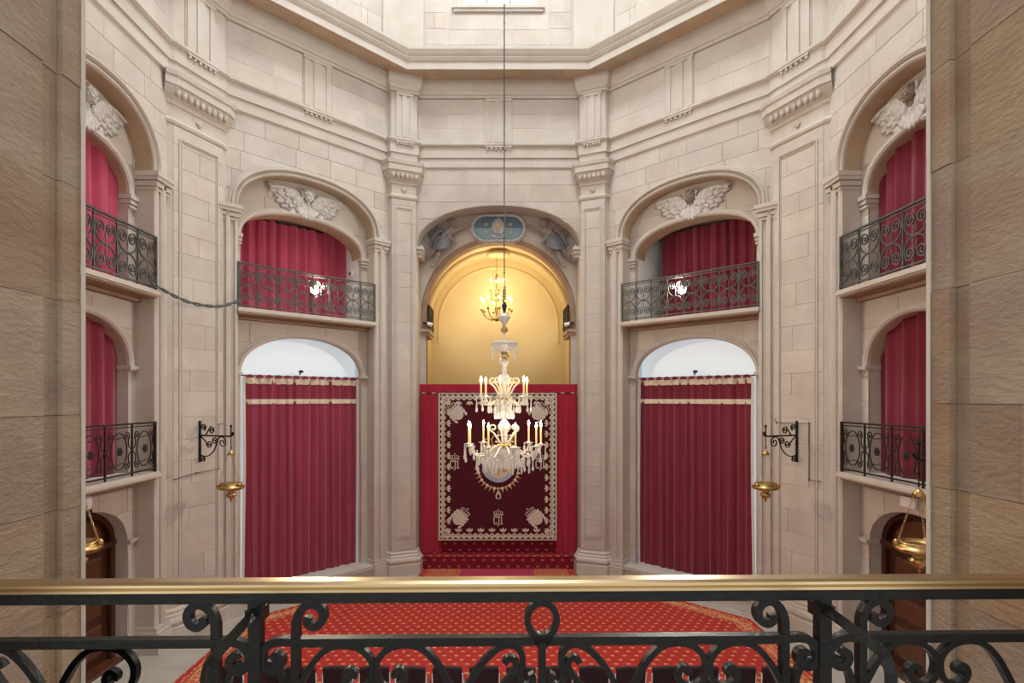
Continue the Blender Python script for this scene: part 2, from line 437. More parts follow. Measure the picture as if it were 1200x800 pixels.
def moulded_blocks(mb, c, w_in, w_out, y_front, y_back, levels):
    """stacked impost mouldings either side of an opening"""
    for sg in (-1,1):
        for z0, z1, ex in levels:
            a, b = c+sg*(w_in-ex*0.6), c+sg*(w_out+ex*0.5)
            mb.box(min(a,b),max(a,b),y_front-ex,y_back,z0,z1)
BIGARCH = [(-0.004,0.05),(-0.004,-0.02),(0.035,-0.035),(0.07,-0.035),(0.075,-0.012),(0.15,-0.012),(0.16,-0.032),(0.20,-0.05),(0.25,-0.05),(0.265,-0.022),(0.34,-0.022),(0.355,-0.008),(0.385,0.0),(0.39,0.03)]
BIGARCH = [(o, y*1.9 if y < 0 else y) for o, y in BIGARCH]
SMALL = lambda r: [(-0.004,r+0.03),(-0.004,r-0.03),(0.03,r-0.06),(0.07,r-0.06),(0.08,r-0.022),(0.12,r-0.022),(0.135,r+0.01)]
BAY = {}
def make_bay(name, deg, c, Wr, Wi, r, side, label, seed, shift):
    mx = baymx(deg); rec = Opening(c, Wr, 0, 8.5, 1.12-0.16, 2.25)
    # outer arch of the recess: soffit edge sits below the archivolt's outer edge
    mb = MB(); plane_mb(mb, -HS, HS, 0, 10.55, 0.012, [rec])
    r2 = r+(0.26 if side else 0.12)
    reveal_mb(mb, rec.path(), 0.0, r+0.03)
    sof = MB(); reveal_mb(sof, arch_pts(c, Wr-0.003, 8.5, 0.957, None, 2.25, 40), -0.01, r+0.02)
    up = Opening(c, Wi, 6.36, 8.02, 0.66, 2.2)
    ops = [up]
    if side:
        lo = Opening(c, Wi, 3.2, 5.06, 0.78, 2.1); dr = Opening(c, Wi-0.02, 0.0, 2.06, 0.66, 2.1); ops += [lo, dr]
    else:
        lo = Opening(c, Wi, 0.36, 5.06, 0.84, 2.1); ops += [lo]
    inner = MB(); us = columns(c-Wr, c+Wr, ops+[rec], 0.05); e = 1e-5
    for a, b in zip(us, us[1:]):
        ta, tb = rec.top(a+e), rec.top(b-e); ia, ib = solid(a+e,0,ta,ops), solid(b-e,0,tb,ops)
        if len(ia) != len(ib): m_ = (a+b)/2; ia = ib = solid(m_,0,rec.top(m_),ops)
        for (p,q),(r_,s_) in zip(ia,ib): inner.add([(a,r+0.012,p),(b,r+0.012,r_),(b,r+0.012,s_),(a,r+0.012,q)], [(0,1,2,3)])
    mb.add(inner.v, inner.f)
    wall = mb.build('wall_'+name, STONE_M); wall.matrix_world = mx; struct(wall, label)
    rv = MB()
    for o in ops: reveal_mb(rv, o.path(), r, r2, sill=True)
    rv.build('opening_reveal', STONE_M, wall)
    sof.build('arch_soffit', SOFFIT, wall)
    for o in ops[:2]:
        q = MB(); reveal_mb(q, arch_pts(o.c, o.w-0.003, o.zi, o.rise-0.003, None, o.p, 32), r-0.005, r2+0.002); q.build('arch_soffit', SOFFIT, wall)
    # ashlar on the wall face and inside the recess
    recx = Opening(c, Wr+0.19, 0, 8.5, 0.96+0.17, 2.25)
    ashlar(wall, -HS+0.03, HS-0.03, 8.45, 10.5, [recx], 0, 0.41, 0.9, seed=seed)
    ashlar(wall, -HS+0.03, c-Wr-0.34, 0.3, 8.45, [recx], 0, 0.43, 0.8, seed=seed+1)
    ashlar(wall, c+Wr+0.34, HS-0.03, 0.3, 8.45, [recx], 0, 0.43, 0.8, seed=seed+2)
    class Sub(Opening): pass
    def out_of_recess(o):   # region above the recess arch treated as void
        class V:
            c=o.c; w=o.w; z0=0
        return o
    # tympanum stones: limited to below the recess arch by a void opening from the arch upward
    class Above(Opening):
        def __init__(s, o): s.c=o.c; s.w=o.w; s.o=o; s.z0=0; s.zi=o.zi; s.rise=o.rise; s.p=o.p
        def has(s,u): return True
    def tymp(u0,u1,z0,z1,sd):
        rng = random.Random(sd); nc = max(1,round((z1-z0)/0.42)); h=(z1-z0)/nc
        for k in range(nc):
            a = z0+k*h; u = u0-rng.random()*0.4
            while u < u1:
                l = 0.6+0.5*rng.random(); s0, s1 = max(u,u0), min(u+l,u1); u += l
                if s1-s0 < 0.06: continue
                zt = min(rec.top(s0+0.01), rec.top(s1-0.01)) if abs((s0+s1)/2-c) > 0.05 else min(rec.top(s0),rec.top(s1))
                p = stone_piece(s0+0.004,s1-0.004,a+0.004,min(a+h-0.004,zt),ops,r-0.002+rng.uniform(-0.003,0.003)) if zt-a > 0.05 else None
                if p: p.build('stone', STONE, wall)
    if side:
        for a,b,sd in ((0.02,2.98,1),(3.2,6.13,2),(6.4,9.4,3)): tymp(c-Wr+0.01,c+Wr-0.01,a,b,seed+10+sd)
    else:
        for a,b,sd in ((0.36,6.13,1),(6.4,9.4,3)): tymp(c-Wr+0.01,c+Wr-0.01,a,b,seed+10+sd)
    MB().vsweep(rec.path(40)[1:-1], [(o*0.56, y) for o, y in BIGARCH]).build('archivolt', STONE_M, wall)
    for sg in (-1,1):
        q = [(c+sg*Wr,0.0),(c+sg*Wr,8.45)]
        MB().vsweep(q if sg < 0 else q[::-1], BIGARCH).build('jamb_strip', STONE_M, wall)
    cap = MB(); moulded_blocks(cap, c, Wr, Wr+0.38, -0.05, r, [(8.18,8.23,0.02),(8.25,8.33,0.045),(8.35,8.42,0.075),(8.42,8.5,0.095)])
    cap.build('impost_capital', STONE_M, wall)
    base = MB(); moulded_blocks(base, c, Wr, Wr+0.38, -0.05, r, [(0,0.30,0.09),(0.30,0.38,0.07),(0.38,0.46,0.04)])
    base.build('jamb_base', STONE_M, wall)
    upp = [p for p in arch_pts(c, Wi, 8.02, 0.66, 8.02, 2.2)]
    MB().vsweep(upp[1:-1], SMALL(r)).build('arch_moulding', STONE_M, wall)
    ic = MB(); moulded_blocks(ic, c, Wi, min(Wi+0.17,Wr), r-0.02, r2, [(7.80,7.85,0.015),(7.87,7.94,0.03),(7.95,8.03,0.05)])
    ic.build('jamb_capital', STONE_M, wall)
    lw = arch_pts(c, Wi, 5.06, 0.78 if side else 0.84, None, 2.1)
    MB().vsweep(lw, SMALL(r)).build('arch_moulding', STONE_M, wall)
    ic = MB(); moulded_blocks(ic, c, Wi, min(Wi+0.17,Wr), r-0.02, r2, [(4.98,5.01,0.02),(5.01,5.07,0.05)])
    if side: moulded_blocks(ic, c, Wi-0.02, min(Wi+0.17,Wr), r-0.02, r2, [(1.99,2.02,0.02),(2.02,2.08,0.05)])
    ic.build('impost_ledge', STONE_M, wall)
    def ledge(zt, k):
        f = -0.13
        l = MB(); l.box(c-Wr-0.02,c+Wr+0.02,f,r2,zt-0.035,zt); l.box(c-Wr-0.03,c+Wr+0.03,f-0.02,r+0.01,zt-0.085,zt-0.035); l.box(c-Wr-0.01,c+Wr+0.01,f+0.02,r+0.01,zt-0.11,zt-0.085)
        l.build('balcony_ledge', STONE_M, wall)
        b = MB(); b.box(c-Wr+0.004,c+Wr-0.004,f+0.05,r+0.01,zt-0.135,zt-0.11); b.box(c-Wr+0.004,c+Wr-0.004,r-0.10,r+0.01,zt-0.135-0.07*k,zt-0.135)
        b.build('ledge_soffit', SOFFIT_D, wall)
    ledge(6.4, 1.0)
    if side: ledge(3.22, 0.5)
    BAY[name] = dict(mx=mx,c=c,Wr=Wr,Wi=Wi,r=r,r2=r2,wall=wall)
    return wall
make_bay('left', 90, 0.13, 1.27, 1.07, 0.29, True, 'cream ashlar nave wall with an arched recess, two balconies and a wooden door', 100, 0)
make_bay('right', -90, -0.13, 1.27, 1.07, 0.29, True, 'cream ashlar nave wall with an arched recess, two balconies and a wooden door', 200, 0)
make_bay('back_left', 45, 0.05, 1.64, 1.47, 0.29, False, 'cream ashlar diagonal wall with one balcony above a tall curtained arch', 300, 0)
make_bay('back_right', -45, -0.05, 1.64, 1.47, 0.29, False, 'cream ashlar diagonal wall with one balcony above a tall curtained arch', 400, 0)

# rooms behind the openings (side chapels and galleries)
def alcove(name, u0, u1, y0, y1, z0, z1, mat, bay):
    m = MB(); m.add([(u0,y0,z0),(u1,y0,z0),(u1,y1,z0),(u0,y1,z0),(u0,y0,z1),(u1,y0,z1),(u1,y1,z1),(u0,y1,z1)],
        [(0,1,2,3),(7,6,5,4),(1,5,6,2),(2,6,7,3),(3,7,4,0)])
    return m.build(name, mat, bay['wall'])
for nm in ('back_left','back_right'):
    B = BAY[nm]; c, Wi = B['c'], B['Wi']
    alcove('gallery_room', c-Wi-0.01, c+Wi+0.01, B['r2'], 1.6, 6.36, 8.75, SOFFIT_D, B)  # room toned dark so the curtain tops stay in shade
    for q0,q1 in ((c-Wi-0.004,c-Wi),(c+Wi,c+Wi+0.004)):
        q = MB(); q.box(q0,q1,B['r2'],1.6,6.37,8.7); q.build('white_side_wall', WHITE, B['wall'])
    q = MB(); reveal_mb(q, arch_pts(c,Wi,8.02,0.66,None,2.2), B['r2']-0.002, 0.75); q.build('gallery_vault', SOFFIT, B['wall'])
    q = MB(); q.box(c-Wi,c+Wi,0.60,0.62,0.36,5.92); q.build('lunette_glow_panel', LUNE_GLOW, B['wall'])  # added glowing panel standing before the white chapel wall
    alcove('side_chapel', c-Wi-0.01, c+Wi+0.01, B['r2'], 0.64, 0.30, 5.95, WHITE, B)
for nm in ('left','right'):
    B = BAY[nm]; c, Wi = B['c'], B['Wi']
    alcove('gallery_room', c-Wi-0.01, c+Wi+0.01, B['r2'], 1.6, 6.36, 8.75, STONE_M, B)
    alcove('gallery_room', c-Wi-0.01, c+Wi+0.01, B['r2'], 1.6, 3.18, 5.9, STONE_M, B)

# ---- back wall with the sanctuary arch
mxB = baymx(0)
recB = Opening(0, 2.13, 0, 8.43, 1.09, 2.15)
mb = MB(); plane_mb(mb, -HS, HS, 0, 10.55, 0.012, [recB]); reveal_mb(mb, recB.path(48), 0, 0.6)
inn = Opening(0, 1.96, 0, 6.78, 1.96, 2.0)
us = columns(-2.13, 2.13, [inn,recB], 0.05)
for a, b in zip(us, us[1:]):
    e = 1e-5; ta, tb = recB.top(a+e), recB.top(b-e); ia, ib = solid(a+e,0,ta,[inn]), solid(b-e,0,tb,[inn])
    if len(ia) != len(ib): m_=(a+b)/2; ia = ib = solid(m_,0,recB.top(m_),[inn])
    for (p,q),(r_,s_) in zip(ia,ib): mb.add([(a,0.6,p),(b,0.6,r_),(b,0.6,s_),(a,0.6,q)], [(0,1,2,3)])
wb = mb.build('wall_back', STONE_M); wb.matrix_world = mxB; struct(wb, 'cream ashlar wall with the wide sanctuary arch')
ashlar(wb, -HS+0.03, HS-0.03, 8.3, 10.5, [Opening(0,2.15,0,8.43,1.10,2.15)], 0, 0.44, 0.95, seed=11)
rs = MB(); reveal_mb(rs, inn.path(48), 0.6, 0.95); rs.build('arch_soffit', SOFFIT_D, wb)
MB().vsweep(arch_pts(0,1.96,6.78,1.96,6.4), [(0,0.62),(0,0.575),(0.03,0.565),(0.10,0.565),(0.13,0.58),(0.14,0.6)]).build('arch_moulding', SOFFIT_D, wb)
cp = MB(); moulded_blocks(cp, 0, 2.0, 2.13, 0.0, 0.6, [(8.18,8.24,0.03),(8.26,8.35,0.06),(8.36,8.44,0.10)]); cp.build('corbel', STONE_M, wb)
ij = MB(); moulded_blocks(ij, 0, 1.94, 2.05, 0.58, 0.95, [(6.22,6.28,0.03),(6.3,6.38,0.07)]); ij.build('impost_ledge', SOFFIT, wb)
# apse
ap = MB(); yb = 2.75; hw = 2.06
arc = arch_pts(0, hw, 6.78, 2.0, 0.70)
ap.add([(u,0.95,z) for u,z in arc]+[(u,yb,z) for u,z in arc], [(i,i+len(arc),i+1+len(arc),i+1) for i in range(len(arc)-1)])
bk = MB(); plane_mb(bk, -hw, hw, 0.70, 9.0, yb-0.01, []); ap.add(bk.v, bk.f)
fr = MB(); us = columns(-hw,hw,[inn,Opening(0,hw,0,6.78,2.0)],0.08)
for a, b in zip(us, us[1:]):
    t1, t2 = arch_z(a,hw,6.78,2.0)+0.01, arch_z(b,hw,6.78,2.0)+0.01
    l1 = inn.top(a) if inn.has((a+b)/2) else 0; l2 = inn.top(b) if inn.has((a+b)/2) else 0
    ap.add([(a,0.951,l1),(b,0.951,l2),(b,0.951,t2),(a,0.951,t1)], [(0,1,2,3)])
apse = ap.build('wall_apse', YELLOW); apse.matrix_world = mxB; struct(apse, 'yellow plastered apse wall and vault behind the sanctuary arch')
va = MB(); va.vsweep(arch_pts(0,1.78,6.78,1.72,6.2), [(0,yb+0.02),(0,yb-0.03),(0.05,yb-0.05),(0.10,yb-0.03),(0.12,yb+0.02)]); va.build('vault_rib', YELLOW, apse, True)
va = MB(); va.vsweep(arch_pts(0,1.95,6.78,1.90,6.2), [(0,1.62),(0,1.5),(0.06,1.47),(0.12,1.5),(0.12,1.62)]); va.build('vault_rib', YELLOW, apse, True)
va = MB(); va.lathe([(0.0,0.0),(0.28,0.0),(0.34,-0.03),(0.36,-0.07),(0.24,-0.09),(0.1,-0.11),(0.0,-0.12)], 20, (0,1.65,8.72)); va.build('ceiling_rose', YELLOW, apse, True)

# ---- near wall: arch in which the viewer stands, gallery floor
nw = MB()
for sg in (-1,1):
    JX = 1.751 if sg < 0 else 1.815
    a, b = sg*JX, sg*2.53
    x0, x1 = min(a,b), max(a,b)
    nw.box(x0+(0.0 if sg<0 else 0.05),x1-(0.05 if sg<0 else 0.0),-7.9,-6.11,0,9.2)
nw.box(-2.53,2.53,-7.9,-6.1,9.2,13.2)
wn = nw.build('wall_near', MORTAR); struct(wn, 'rusty sandstone piers of the arch over the viewing gallery')
rng = random.Random(5)
def block(mb, x0,x1,y0,y1,z0,z1,b=0.006): mb.box(x0,x1,y0,y1,z0,z1)
for sg in (-1,1):
    z = 3.2; JX = 1.751 if sg < 0 else 1.815
    while z < 9.1:
        h = rng.uniform(0.34,0.5)
        # jamb facing the opening: narrow front strip, sunk fillet, long flank in one or two blocks
        segs = [(-6.105,-6.205,0.0),(-6.208,-6.292,0.022),]
        y = -6.295; cut = rng.uniform(-6.75,-6.45) if rng.random() < 0.8 else -7.1
        segs += [(y,cut,0.004),(cut-0.003,-7.88,0.004)]
        for y1,y0,ins in segs:
            m = MB(); xf = JX+ins+rng.uniform(-0.003,0.003); xa, xb = sg*xf, sg*(JX+0.06+ins)
            m.box(min(xa,xb),max(xa,xb),y0,y1,z+0.0012,z+h-0.0012); m.build('stone', JAMB, wn)
        z += h
    m = MB(); xa = sg*(JX-0.004); m.tube([(xa,-6.098,3.2),(xa,-6.098,9.1)],0.009,6); m.build('edge_bead', STONE_M, wn)
gf = MB().box(-1.9,1.9,-9.6,-6.1,3.0,3.2).build('floor_gallery', FLOORM); struct(gf, 'stone floor of the viewing gallery')
# near diagonal walls (behind and beside the viewer)
for deg, nm in ((135,'near_left'),(-135,'near_right')):
    m = MB(); m.box(-HS,HS,0.0,0.2,0,10.55); o = m.build('wall_'+nm, STONE_M); o.matrix_world = baymx(deg); struct(o, 'plain cream wall beside the viewing gallery')

# ------------------------------------------------------------------ corner pilasters
PIERP = [(0.13,0),(0.13,0.28),(0.10,0.30),(0.12,0.33),(0.135,0.38),(0.12,0.43),(0.08,0.46),(0.075,0.50),(0.045,0.53),(0.05,0.57),(0.0,0.62),
 (0.0,9.58),(0.03,9.60),(0.045,9.645),(0.03,9.69),(0.0,9.71),(0.0,9.94),(0.025,9.96),(0.035,10.0),(0.02,10.03),(0.04,10.06),(0.09,10.12),(0.13,10.20),(0.14,10.25),(0.175,10.26),(0.175,10.40),(0.20,10.42),(0.215,10.50),(0.0,10.505)]
egg_b = MB().ell((0,0,0),(0.055,0.05,0.085),None,8,5).mesh('egg', STONE_M, True)
for k, C in CORN.items():
    if k in (5,6): continue
    a, b1, b2, d = C['pts']
    path = [a+(a-b1)*0.7, b1, b2, d+(d-b2)*0.7]
    p = MB().sweep(path, PIERP).build('pilaster', STONE_M)
    struct(p, 'wide cream stone corner pilaster with panelled shaft and egg carved capital' if C['big'] else 'narrow cream stone corner pilaster flanking the sanctuary arch')
    ang = math.atan2(C['b'].y, C['b'].x)-PI/2
    fm = Matrix.Translation((C['b'].x*C['rho'], C['b'].y*C['rho'], 0)) @ Matrix.Rotation(ang, 4, 'Z')   # local x along face (right seen from inside = -t)
    hw = C['hw']; rng = random.Random(50+k)
    z = 0.64; ch = 0.425; n = 0
    while z < 9.5:
        h = min(ch*rng.uniform(0.85,1.15), 9.57-z)
        cuts = [-hw+0.003, hw-0.003]
        if C['big']:
            cuts = [-hw+0.003, rng.uniform(-0.25,0.25), hw-0.003] if n%2 else [-hw+0.003, hw-0.003]
        for u0,u1 in zip(cuts,cuts[1:]):
            s = stone_piece(u0+0.002,u1-0.002,z+0.003,z+h-0.003,[],-0.012+rng.uniform(-0.002,0.002),0.014)
            o = s.build('stone', STONE, p); o.matrix_local = fm
        z += h; n += 1
    # sunk panel drawn by a raised fillet
    pw = hw-(0.13 if C['big'] else 0.085)
    f = MB(); f.bar([(-pw,0.95),(-pw,9.35),(pw,9.35),(pw,0.95)],0.035,0.03,-0.018,closed=True); f.bar([(-pw+0.04,1.0),(-pw+0.04,9.31),(pw-0.04,9.31),(pw-0.04,1.0)],0.015,0.022,-0.016,closed=True)
    o = f.build('panel_fillet', STONE_M, p); o.matrix_local = fm
    ne = 9 if C['big'] else 6
    for i in range(ne):
        u = -hw-0.04+(2*hw+0.08)*(i+0.5)/ne
        inst('egg', egg_b, p, fm @ T(u,-0.105,10.15))
    ro = MB()
    for i in range(4): ro.ell((0.035*math.cos(PI/2*i), -0.015, 9.825+0.035*math.sin(PI/2*i)),(0.04,0.025,0.04),None,6,4)
    ro.ell((0,-0.03,9.825),(0.02,0.02,0.02),None,6,4); o = ro.build('rosette', STONE_M, p, True); o.matrix_local = fm

# ------------------------------------------------------------------ entablature, cornice, drum, vault
path = []
for k in range(8): path += CORN[k]['pts']
ENT = [(0,10.46),(0.045,10.50),(0.045,10.73),(0.08,10.735),(0.085,10.99),(0.11,11.0),(0.15,11.04),(0.15,11.09),(0.035,11.10),(0.035,12.27),(0.09,12.275),(0.10,12.34),(0.12,12.345),(0.13,12.42),(0.17,12.50),(0.185,12.60),(0.20,12.72)]
en = MB().sweep(path, ENT, True).build('trim_1', STONE_M); struct(en, 'cream stone entablature with triglyphs running round the nave')
octp = [(APO/math.cos(PI/8)*math.cos(R(22.5+45*k)), APO/math.cos(PI/8)*math.sin(R(22.5+45*k))) for k in range(8)]
so = MB().sweep(octp, [(0.10,12.705),(0.605,12.70)], True).build('trim_2', SOFFIT); struct(so, 'shade-toned ochre soffit of the great cornice')
CO = [(0.60,12.70),(0.62,12.71),(0.62,12.88),(0.635,12.89),(0.645,12.92),(0.66,12.92),(0.665,12.95),(0.68,12.96),(0.685,12.99),(0.72,13.04),(0.755,13.11),(0.765,13.13),(0.765,13.19),(0.0,13.26)]
co = MB().sweep(octp, CO, True).build('trim_3', STONE_M); struct(co, 'projecting moulded cornice below the drum')
# soffit slabs
for deg in (90,45,0,-45,-90):
    mxx = baymx(deg); rng = random.Random(int(deg)+900)
    u = -2.4
    while u < 2.4:
        l = rng.uniform(0.7,1.2); u1 = min(u+l, 2.4)
        lim = lambda y: HS+y*math.tan(PI/8)
        y0, y1 = -0.59, -0.22
        pts = [(max(u,-lim(y0))+0.004,y0),(min(u1,lim(y0))-0.004,y0),(min(u1,lim(y1))-0.004,y1),(max(u,-lim(y1))+0.004,y1)]
        if pts[1][0]-pts[0][0] > 0.1:
            o = MB().slab(pts,12.692,12.70).build('soffit_stone', SOFFIT, so); o.matrix_world = mxx
        u = u1
# frieze stones, triglyphs, guttae
gut = MB().lathe([(0.020,0.0),(0.030,-0.06)],8).mesh('gutta', STONE_M)
def triglyph(mx, u, wd, y):
    t = MB(); g = wd/14
    t.box(u-wd/2,u+wd/2,y-0.018,y+0.03,11.10,12.27)
    for q in (-0.5+1/12, -0.5+5/12, -0.5+7/12+1/24, 0.5-1/12): pass
    for a0,a1 in ((-0.46,-0.30),(-0.13,0.13),(0.30,0.46)): t.box(u+a0*wd,u+a1*wd,y-0.042,y+0.02,11.14,12.20)
    t.box(u-wd/2,u+wd/2,y-0.05,y+0.02,12.20,12.27)
    o = t.build('triglyph', STONE_M, en); o.matrix_world = mx
    rg = MB(); rg.box(u-wd/2,u+wd/2,y-0.10,y+0.02,10.985,11.04); o = rg.build('regula', STONE_M, en); o.matrix_world = mx
    for i in range(6): inst('gutta', gut, en, mx @ T(u-wd/2+wd*(i+0.5)/6, y-0.075, 10.985))
TRI = {'left':(90,0.0),'back_left':(45,0.17),'back':(0,0.0),'back_right':(-45,-0.17),'right':(-90,0.0)}
for nm,(deg,tc) in TRI.items():
    mxx = baymx(deg); triglyph(mxx, tc, 0.70, -0.035)
    rng = random.Random(deg+33)
    lim = HS-0.75
    big = nm in ('left','right')
    l0, l1 = (-HS+0.72, HS-0.72) if big else ((-HS+0.52, HS-0.52) if nm == 'back' else ((-HS+0.72,HS-0.52) if deg > 0 else (-HS+0.52,HS-0.72)))
    for u0,u1 in ((l0,tc-0.36),(tc+0.36,l1)):
        z = 11.11
        for h in (0.40,0.36,0.39):
            cut = u0+(u1-u0)*rng.uniform(0.3,0.7)
            for a, b in ((u0,cut),(cut,u1)):
                s = stone_piece(a+0.004,b-0.004,z+0.003,z+h-0.003,[],-0.040+rng.uniform(-0.002,0.002),0.012); o = s.build('stone', STONE, en); o.matrix_world = mxx
            z += h
for k,C in CORN.items():
    if k in (5,6): continue
    ang = math.atan2(C['b'].y, C['b'].x)-PI/2
    fm = Matrix.Translation((C['b'].x*C['rho'], C['b'].y*C['rho'], 0)) @ Matrix.Rotation(ang, 4, 'Z')
    triglyph(fm, 0, 0.66 if C['big'] else 0.46, -0.035)
# drum
dw = 0.92
glass_me = MB().box(-dw,dw,0.24,0.26,14.70,17.2).mesh('pane', GLASS_DAY)
for i, deg in enumerate((0,45,90,135,180,-135,-90,-45)):
    op = Opening(0, dw, 14.70, 17.2, 0.001, 2); mb = MB(); plane_mb(mb, -HS-0.02, HS+0.02, 13.2, 18.5, 0.012, [op], 0.5)
    reveal_mb(mb, [(-dw,14.70),(-dw,17.2),(dw,17.2),(dw,14.70)], 0.0, 0.3, True)
    o = mb.build('wall_drum', STONE_M); o.matrix_world = baymx(deg); struct(o, 'cream ashlar drum wall above the cornice')
    wi = empty('window_%d' % (i+1), baymx(deg)); struct(wi, 'bright rectangular drum window in a moulded stone frame')
    inst('pane', glass_me, wi)
    fr = MB(); fr.vsweep([(-dw,14.70),(-dw,17.2),(dw,17.2),(dw,14.70)], [(0,0.02),(0,-0.03),(0.08,-0.04),(0.14,-0.04),(0.16,-0.02),(0.22,-0.02),(0.24,0.02)]); fr.build('window_surround', STONE_M, wi)
    sl = MB(); sl.box(-dw-0.28,dw+0.28,-0.10,0.24,14.62,14.70); sl.box(-dw-0.24,dw+0.24,-0.06,0.1,14.55,14.62); sl.build('window_sill', STONE_M, wi)
    bars = MB()
    for q in (-0.31,0.31): bars.box(q-0.02,q+0.02,0.2,0.24,14.70,17.2)
    for z in (15.5,16.3): bars.box(-dw,dw,0.2,0.24,z-0.02,z+0.02)
    bars.build('glazing_bar', IRONB, wi)
    if abs(deg) <= 90:
        for u0,u1 in ((-HS+0.62,-dw-0.42),(dw+0.42,HS-0.62)): ashlar(o,u0,u1,13.30,15.8,[],0,0.42,0.7,seed=600+deg+int(u0*10))
        ashlar(o,-dw-0.36,dw+0.36,13.30,14.5,[],0,0.40,0.8,seed=650+deg)
        for u0,u1 in ((-HS,-HS+0.58),(HS-0.58,HS)):
            q = MB(); q.box(u0,u1,-0.05,0.01,13.24,18.5); q.build('corner_strip', STONE_M, o)
ce = MB(); RC = APO/math.cos(PI/8); rings = [(18.5,1.0),(19.8,0.93),(21.0,0.76),(21.9,0.48),(22.0,0.27)]
for (za,fa),(zb,fb) in zip(rings, rings[1:]):
    for k in range(8):
        a0, a1 = R(22.5+45*k), R(67.5+45*k)
        ce.add([(RC*fa*math.cos(a0),RC*fa*math.sin(a0),za),(RC*fa*math.cos(a1),RC*fa*math.sin(a1),za),(RC*fb*math.cos(a1),RC*fb*math.sin(a1),zb),(RC*fb*math.cos(a0),RC*fb*math.sin(a0),zb)],[(0,1,2,3)])
DOME_GLOW = nmat('added dome fill glow', (0.9,0.95,1.0), 0.3, emit=(0.92,0.97,1.0), es=DOME_FILL)  # glowing disc added out of view to light the nave from above
lw_ = empty('window_9', T(0,0,22.0)); struct(lw_, 'unseen round fill light added at the top of the dome')
MB().lathe([(RC*0.27,0.02),(RC*0.27,0.05)],32).build('pane', DOME_GLOW, lw_)
q = MB(); q.lathe([(RC*0.27,-0.12),(RC*0.30,-0.12),(RC*0.30,0.06),(RC*0.27,0.06)],32); q.f = [f for f in q.f if len(f) == 4]; q.build('fill_light_ring', STONE_M, lw_)
cei = ce.build('ceiling', STONE_M); struct(cei, 'eight sided stone dome over the nave')
# ================================================================== things
def fold_y(u, folds, amp, sd, zt):
    a = u*folds*2*PI
    return amp*(math.sin(a+0.6*math.sin(a*0.37+sd))*0.65+0.35*math.sin(a*0.53+sd*1.7)+0.18*math.sin(a*2.1+sd*0.7))*(0.75+0.25*zt)
def cloth(u0,u1,z0,z1,y,folds,amp,sd,nz=8,off=0.0,pinch=0.0,hem=0.0):
    nx = int(folds*12); mb = MB(); vs = []
    for j in range(nz+1):
        t = j/nz
        for i in range(nx+1):
            s = i/nx; x = u0+(u1-u0)*s
            zz = z0+(z1-z0)*t + (hem*math.sin(s*folds*2*PI+sd)*(1-t))
            sway = 0.012*math.sin(t*3.1+s*17+sd)
            vs.append((x+sway*(u1-u0)*0.3, y+fold_y(s,folds,amp,sd,1-t)-off, zz))
    fs = []
    for j in range(nz):
        for i in range(nx): a=j*(nx+1)+i; fs.append((a,a+1,a+nx+2,a+nx+1))
    mb.add(vs, fs)
    # back layer so the cloth has thickness
    k = len(mb.v); mb.add([(v[0],v[1]+0.008,v[2]) for v in vs], [f[::-1] for f in fs])
    return mb
def rod(mb, u0,u1,y,z,r=0.018): mb.tube([(u0,y,z),(u1,y,z)],r,8)
# ---- gallery curtains
for nm, lab, grp in (('left','','a'),('right','','a')):
    B = BAY[nm]; c, Wi, r2, mx = B['c'],B['Wi'],B['r2'],B['mx']
    for z0,z1,lev,mat in ((6.42,8.72,'upper',WINE_LIT if nm=='left' else WINE_D),(3.24,5.88,'lower',WINE if nm=='left' else WINE_D)):
        t = empty('curtain', mx @ T(c,r2-0.09,z0))
        cl = cloth(-Wi+0.02,Wi-0.02,0.0,z1-z0,0,7 if lev=='upper' else 6,0.07,random.random()*6); cl.build('curtain_cloth', mat, t, True)
        q = MB(); rod(q,-Wi+0.01,Wi-0.01,0,z1-z0-0.02); q.build('curtain_rod', IRONB, t)
        if lev == 'upper' and nm == 'left': L_ = 'brightly lit rose curtain of the upper balcony over the door with the round bulkhead lamp'
        elif lev == 'upper': L_ = 'dark wine curtain of the upper balcony over the door with the white box light'
        else: L_ = 'wine red curtain of the lower balcony over the door with the '+('round bulkhead lamp' if nm=='left' else 'white box light')
        tag(t, L_, 'curtain', 'gallery curtains')
for nm in ('back_left','back_right'):
    B = BAY[nm]; c, Wi, mx = B['c'],B['Wi'],B['mx']
    t = empty('curtain', mx @ T(c,1.04,6.37))
    a0, a1 = (-Wi,Wi-0.01) if nm=='back_left' else (-Wi+0.34,Wi)
    cloth(a0,a1,0.0,2.33,0,11,0.075,random.random()*6).build('curtain_cloth', WINE_LIT if nm=='back_left' else WINE_D, t, True)
    q = MB(); rod(q,-Wi+0.01,Wi-0.01,0,2.31); q.build('curtain_rod', IRONB, t)
    tag(t, 'lit-toned rose curtain in the balcony with a small round wall camera' if nm=='back_left' else 'wine red curtain behind the balcony with the brightest floodlight', 'curtain')
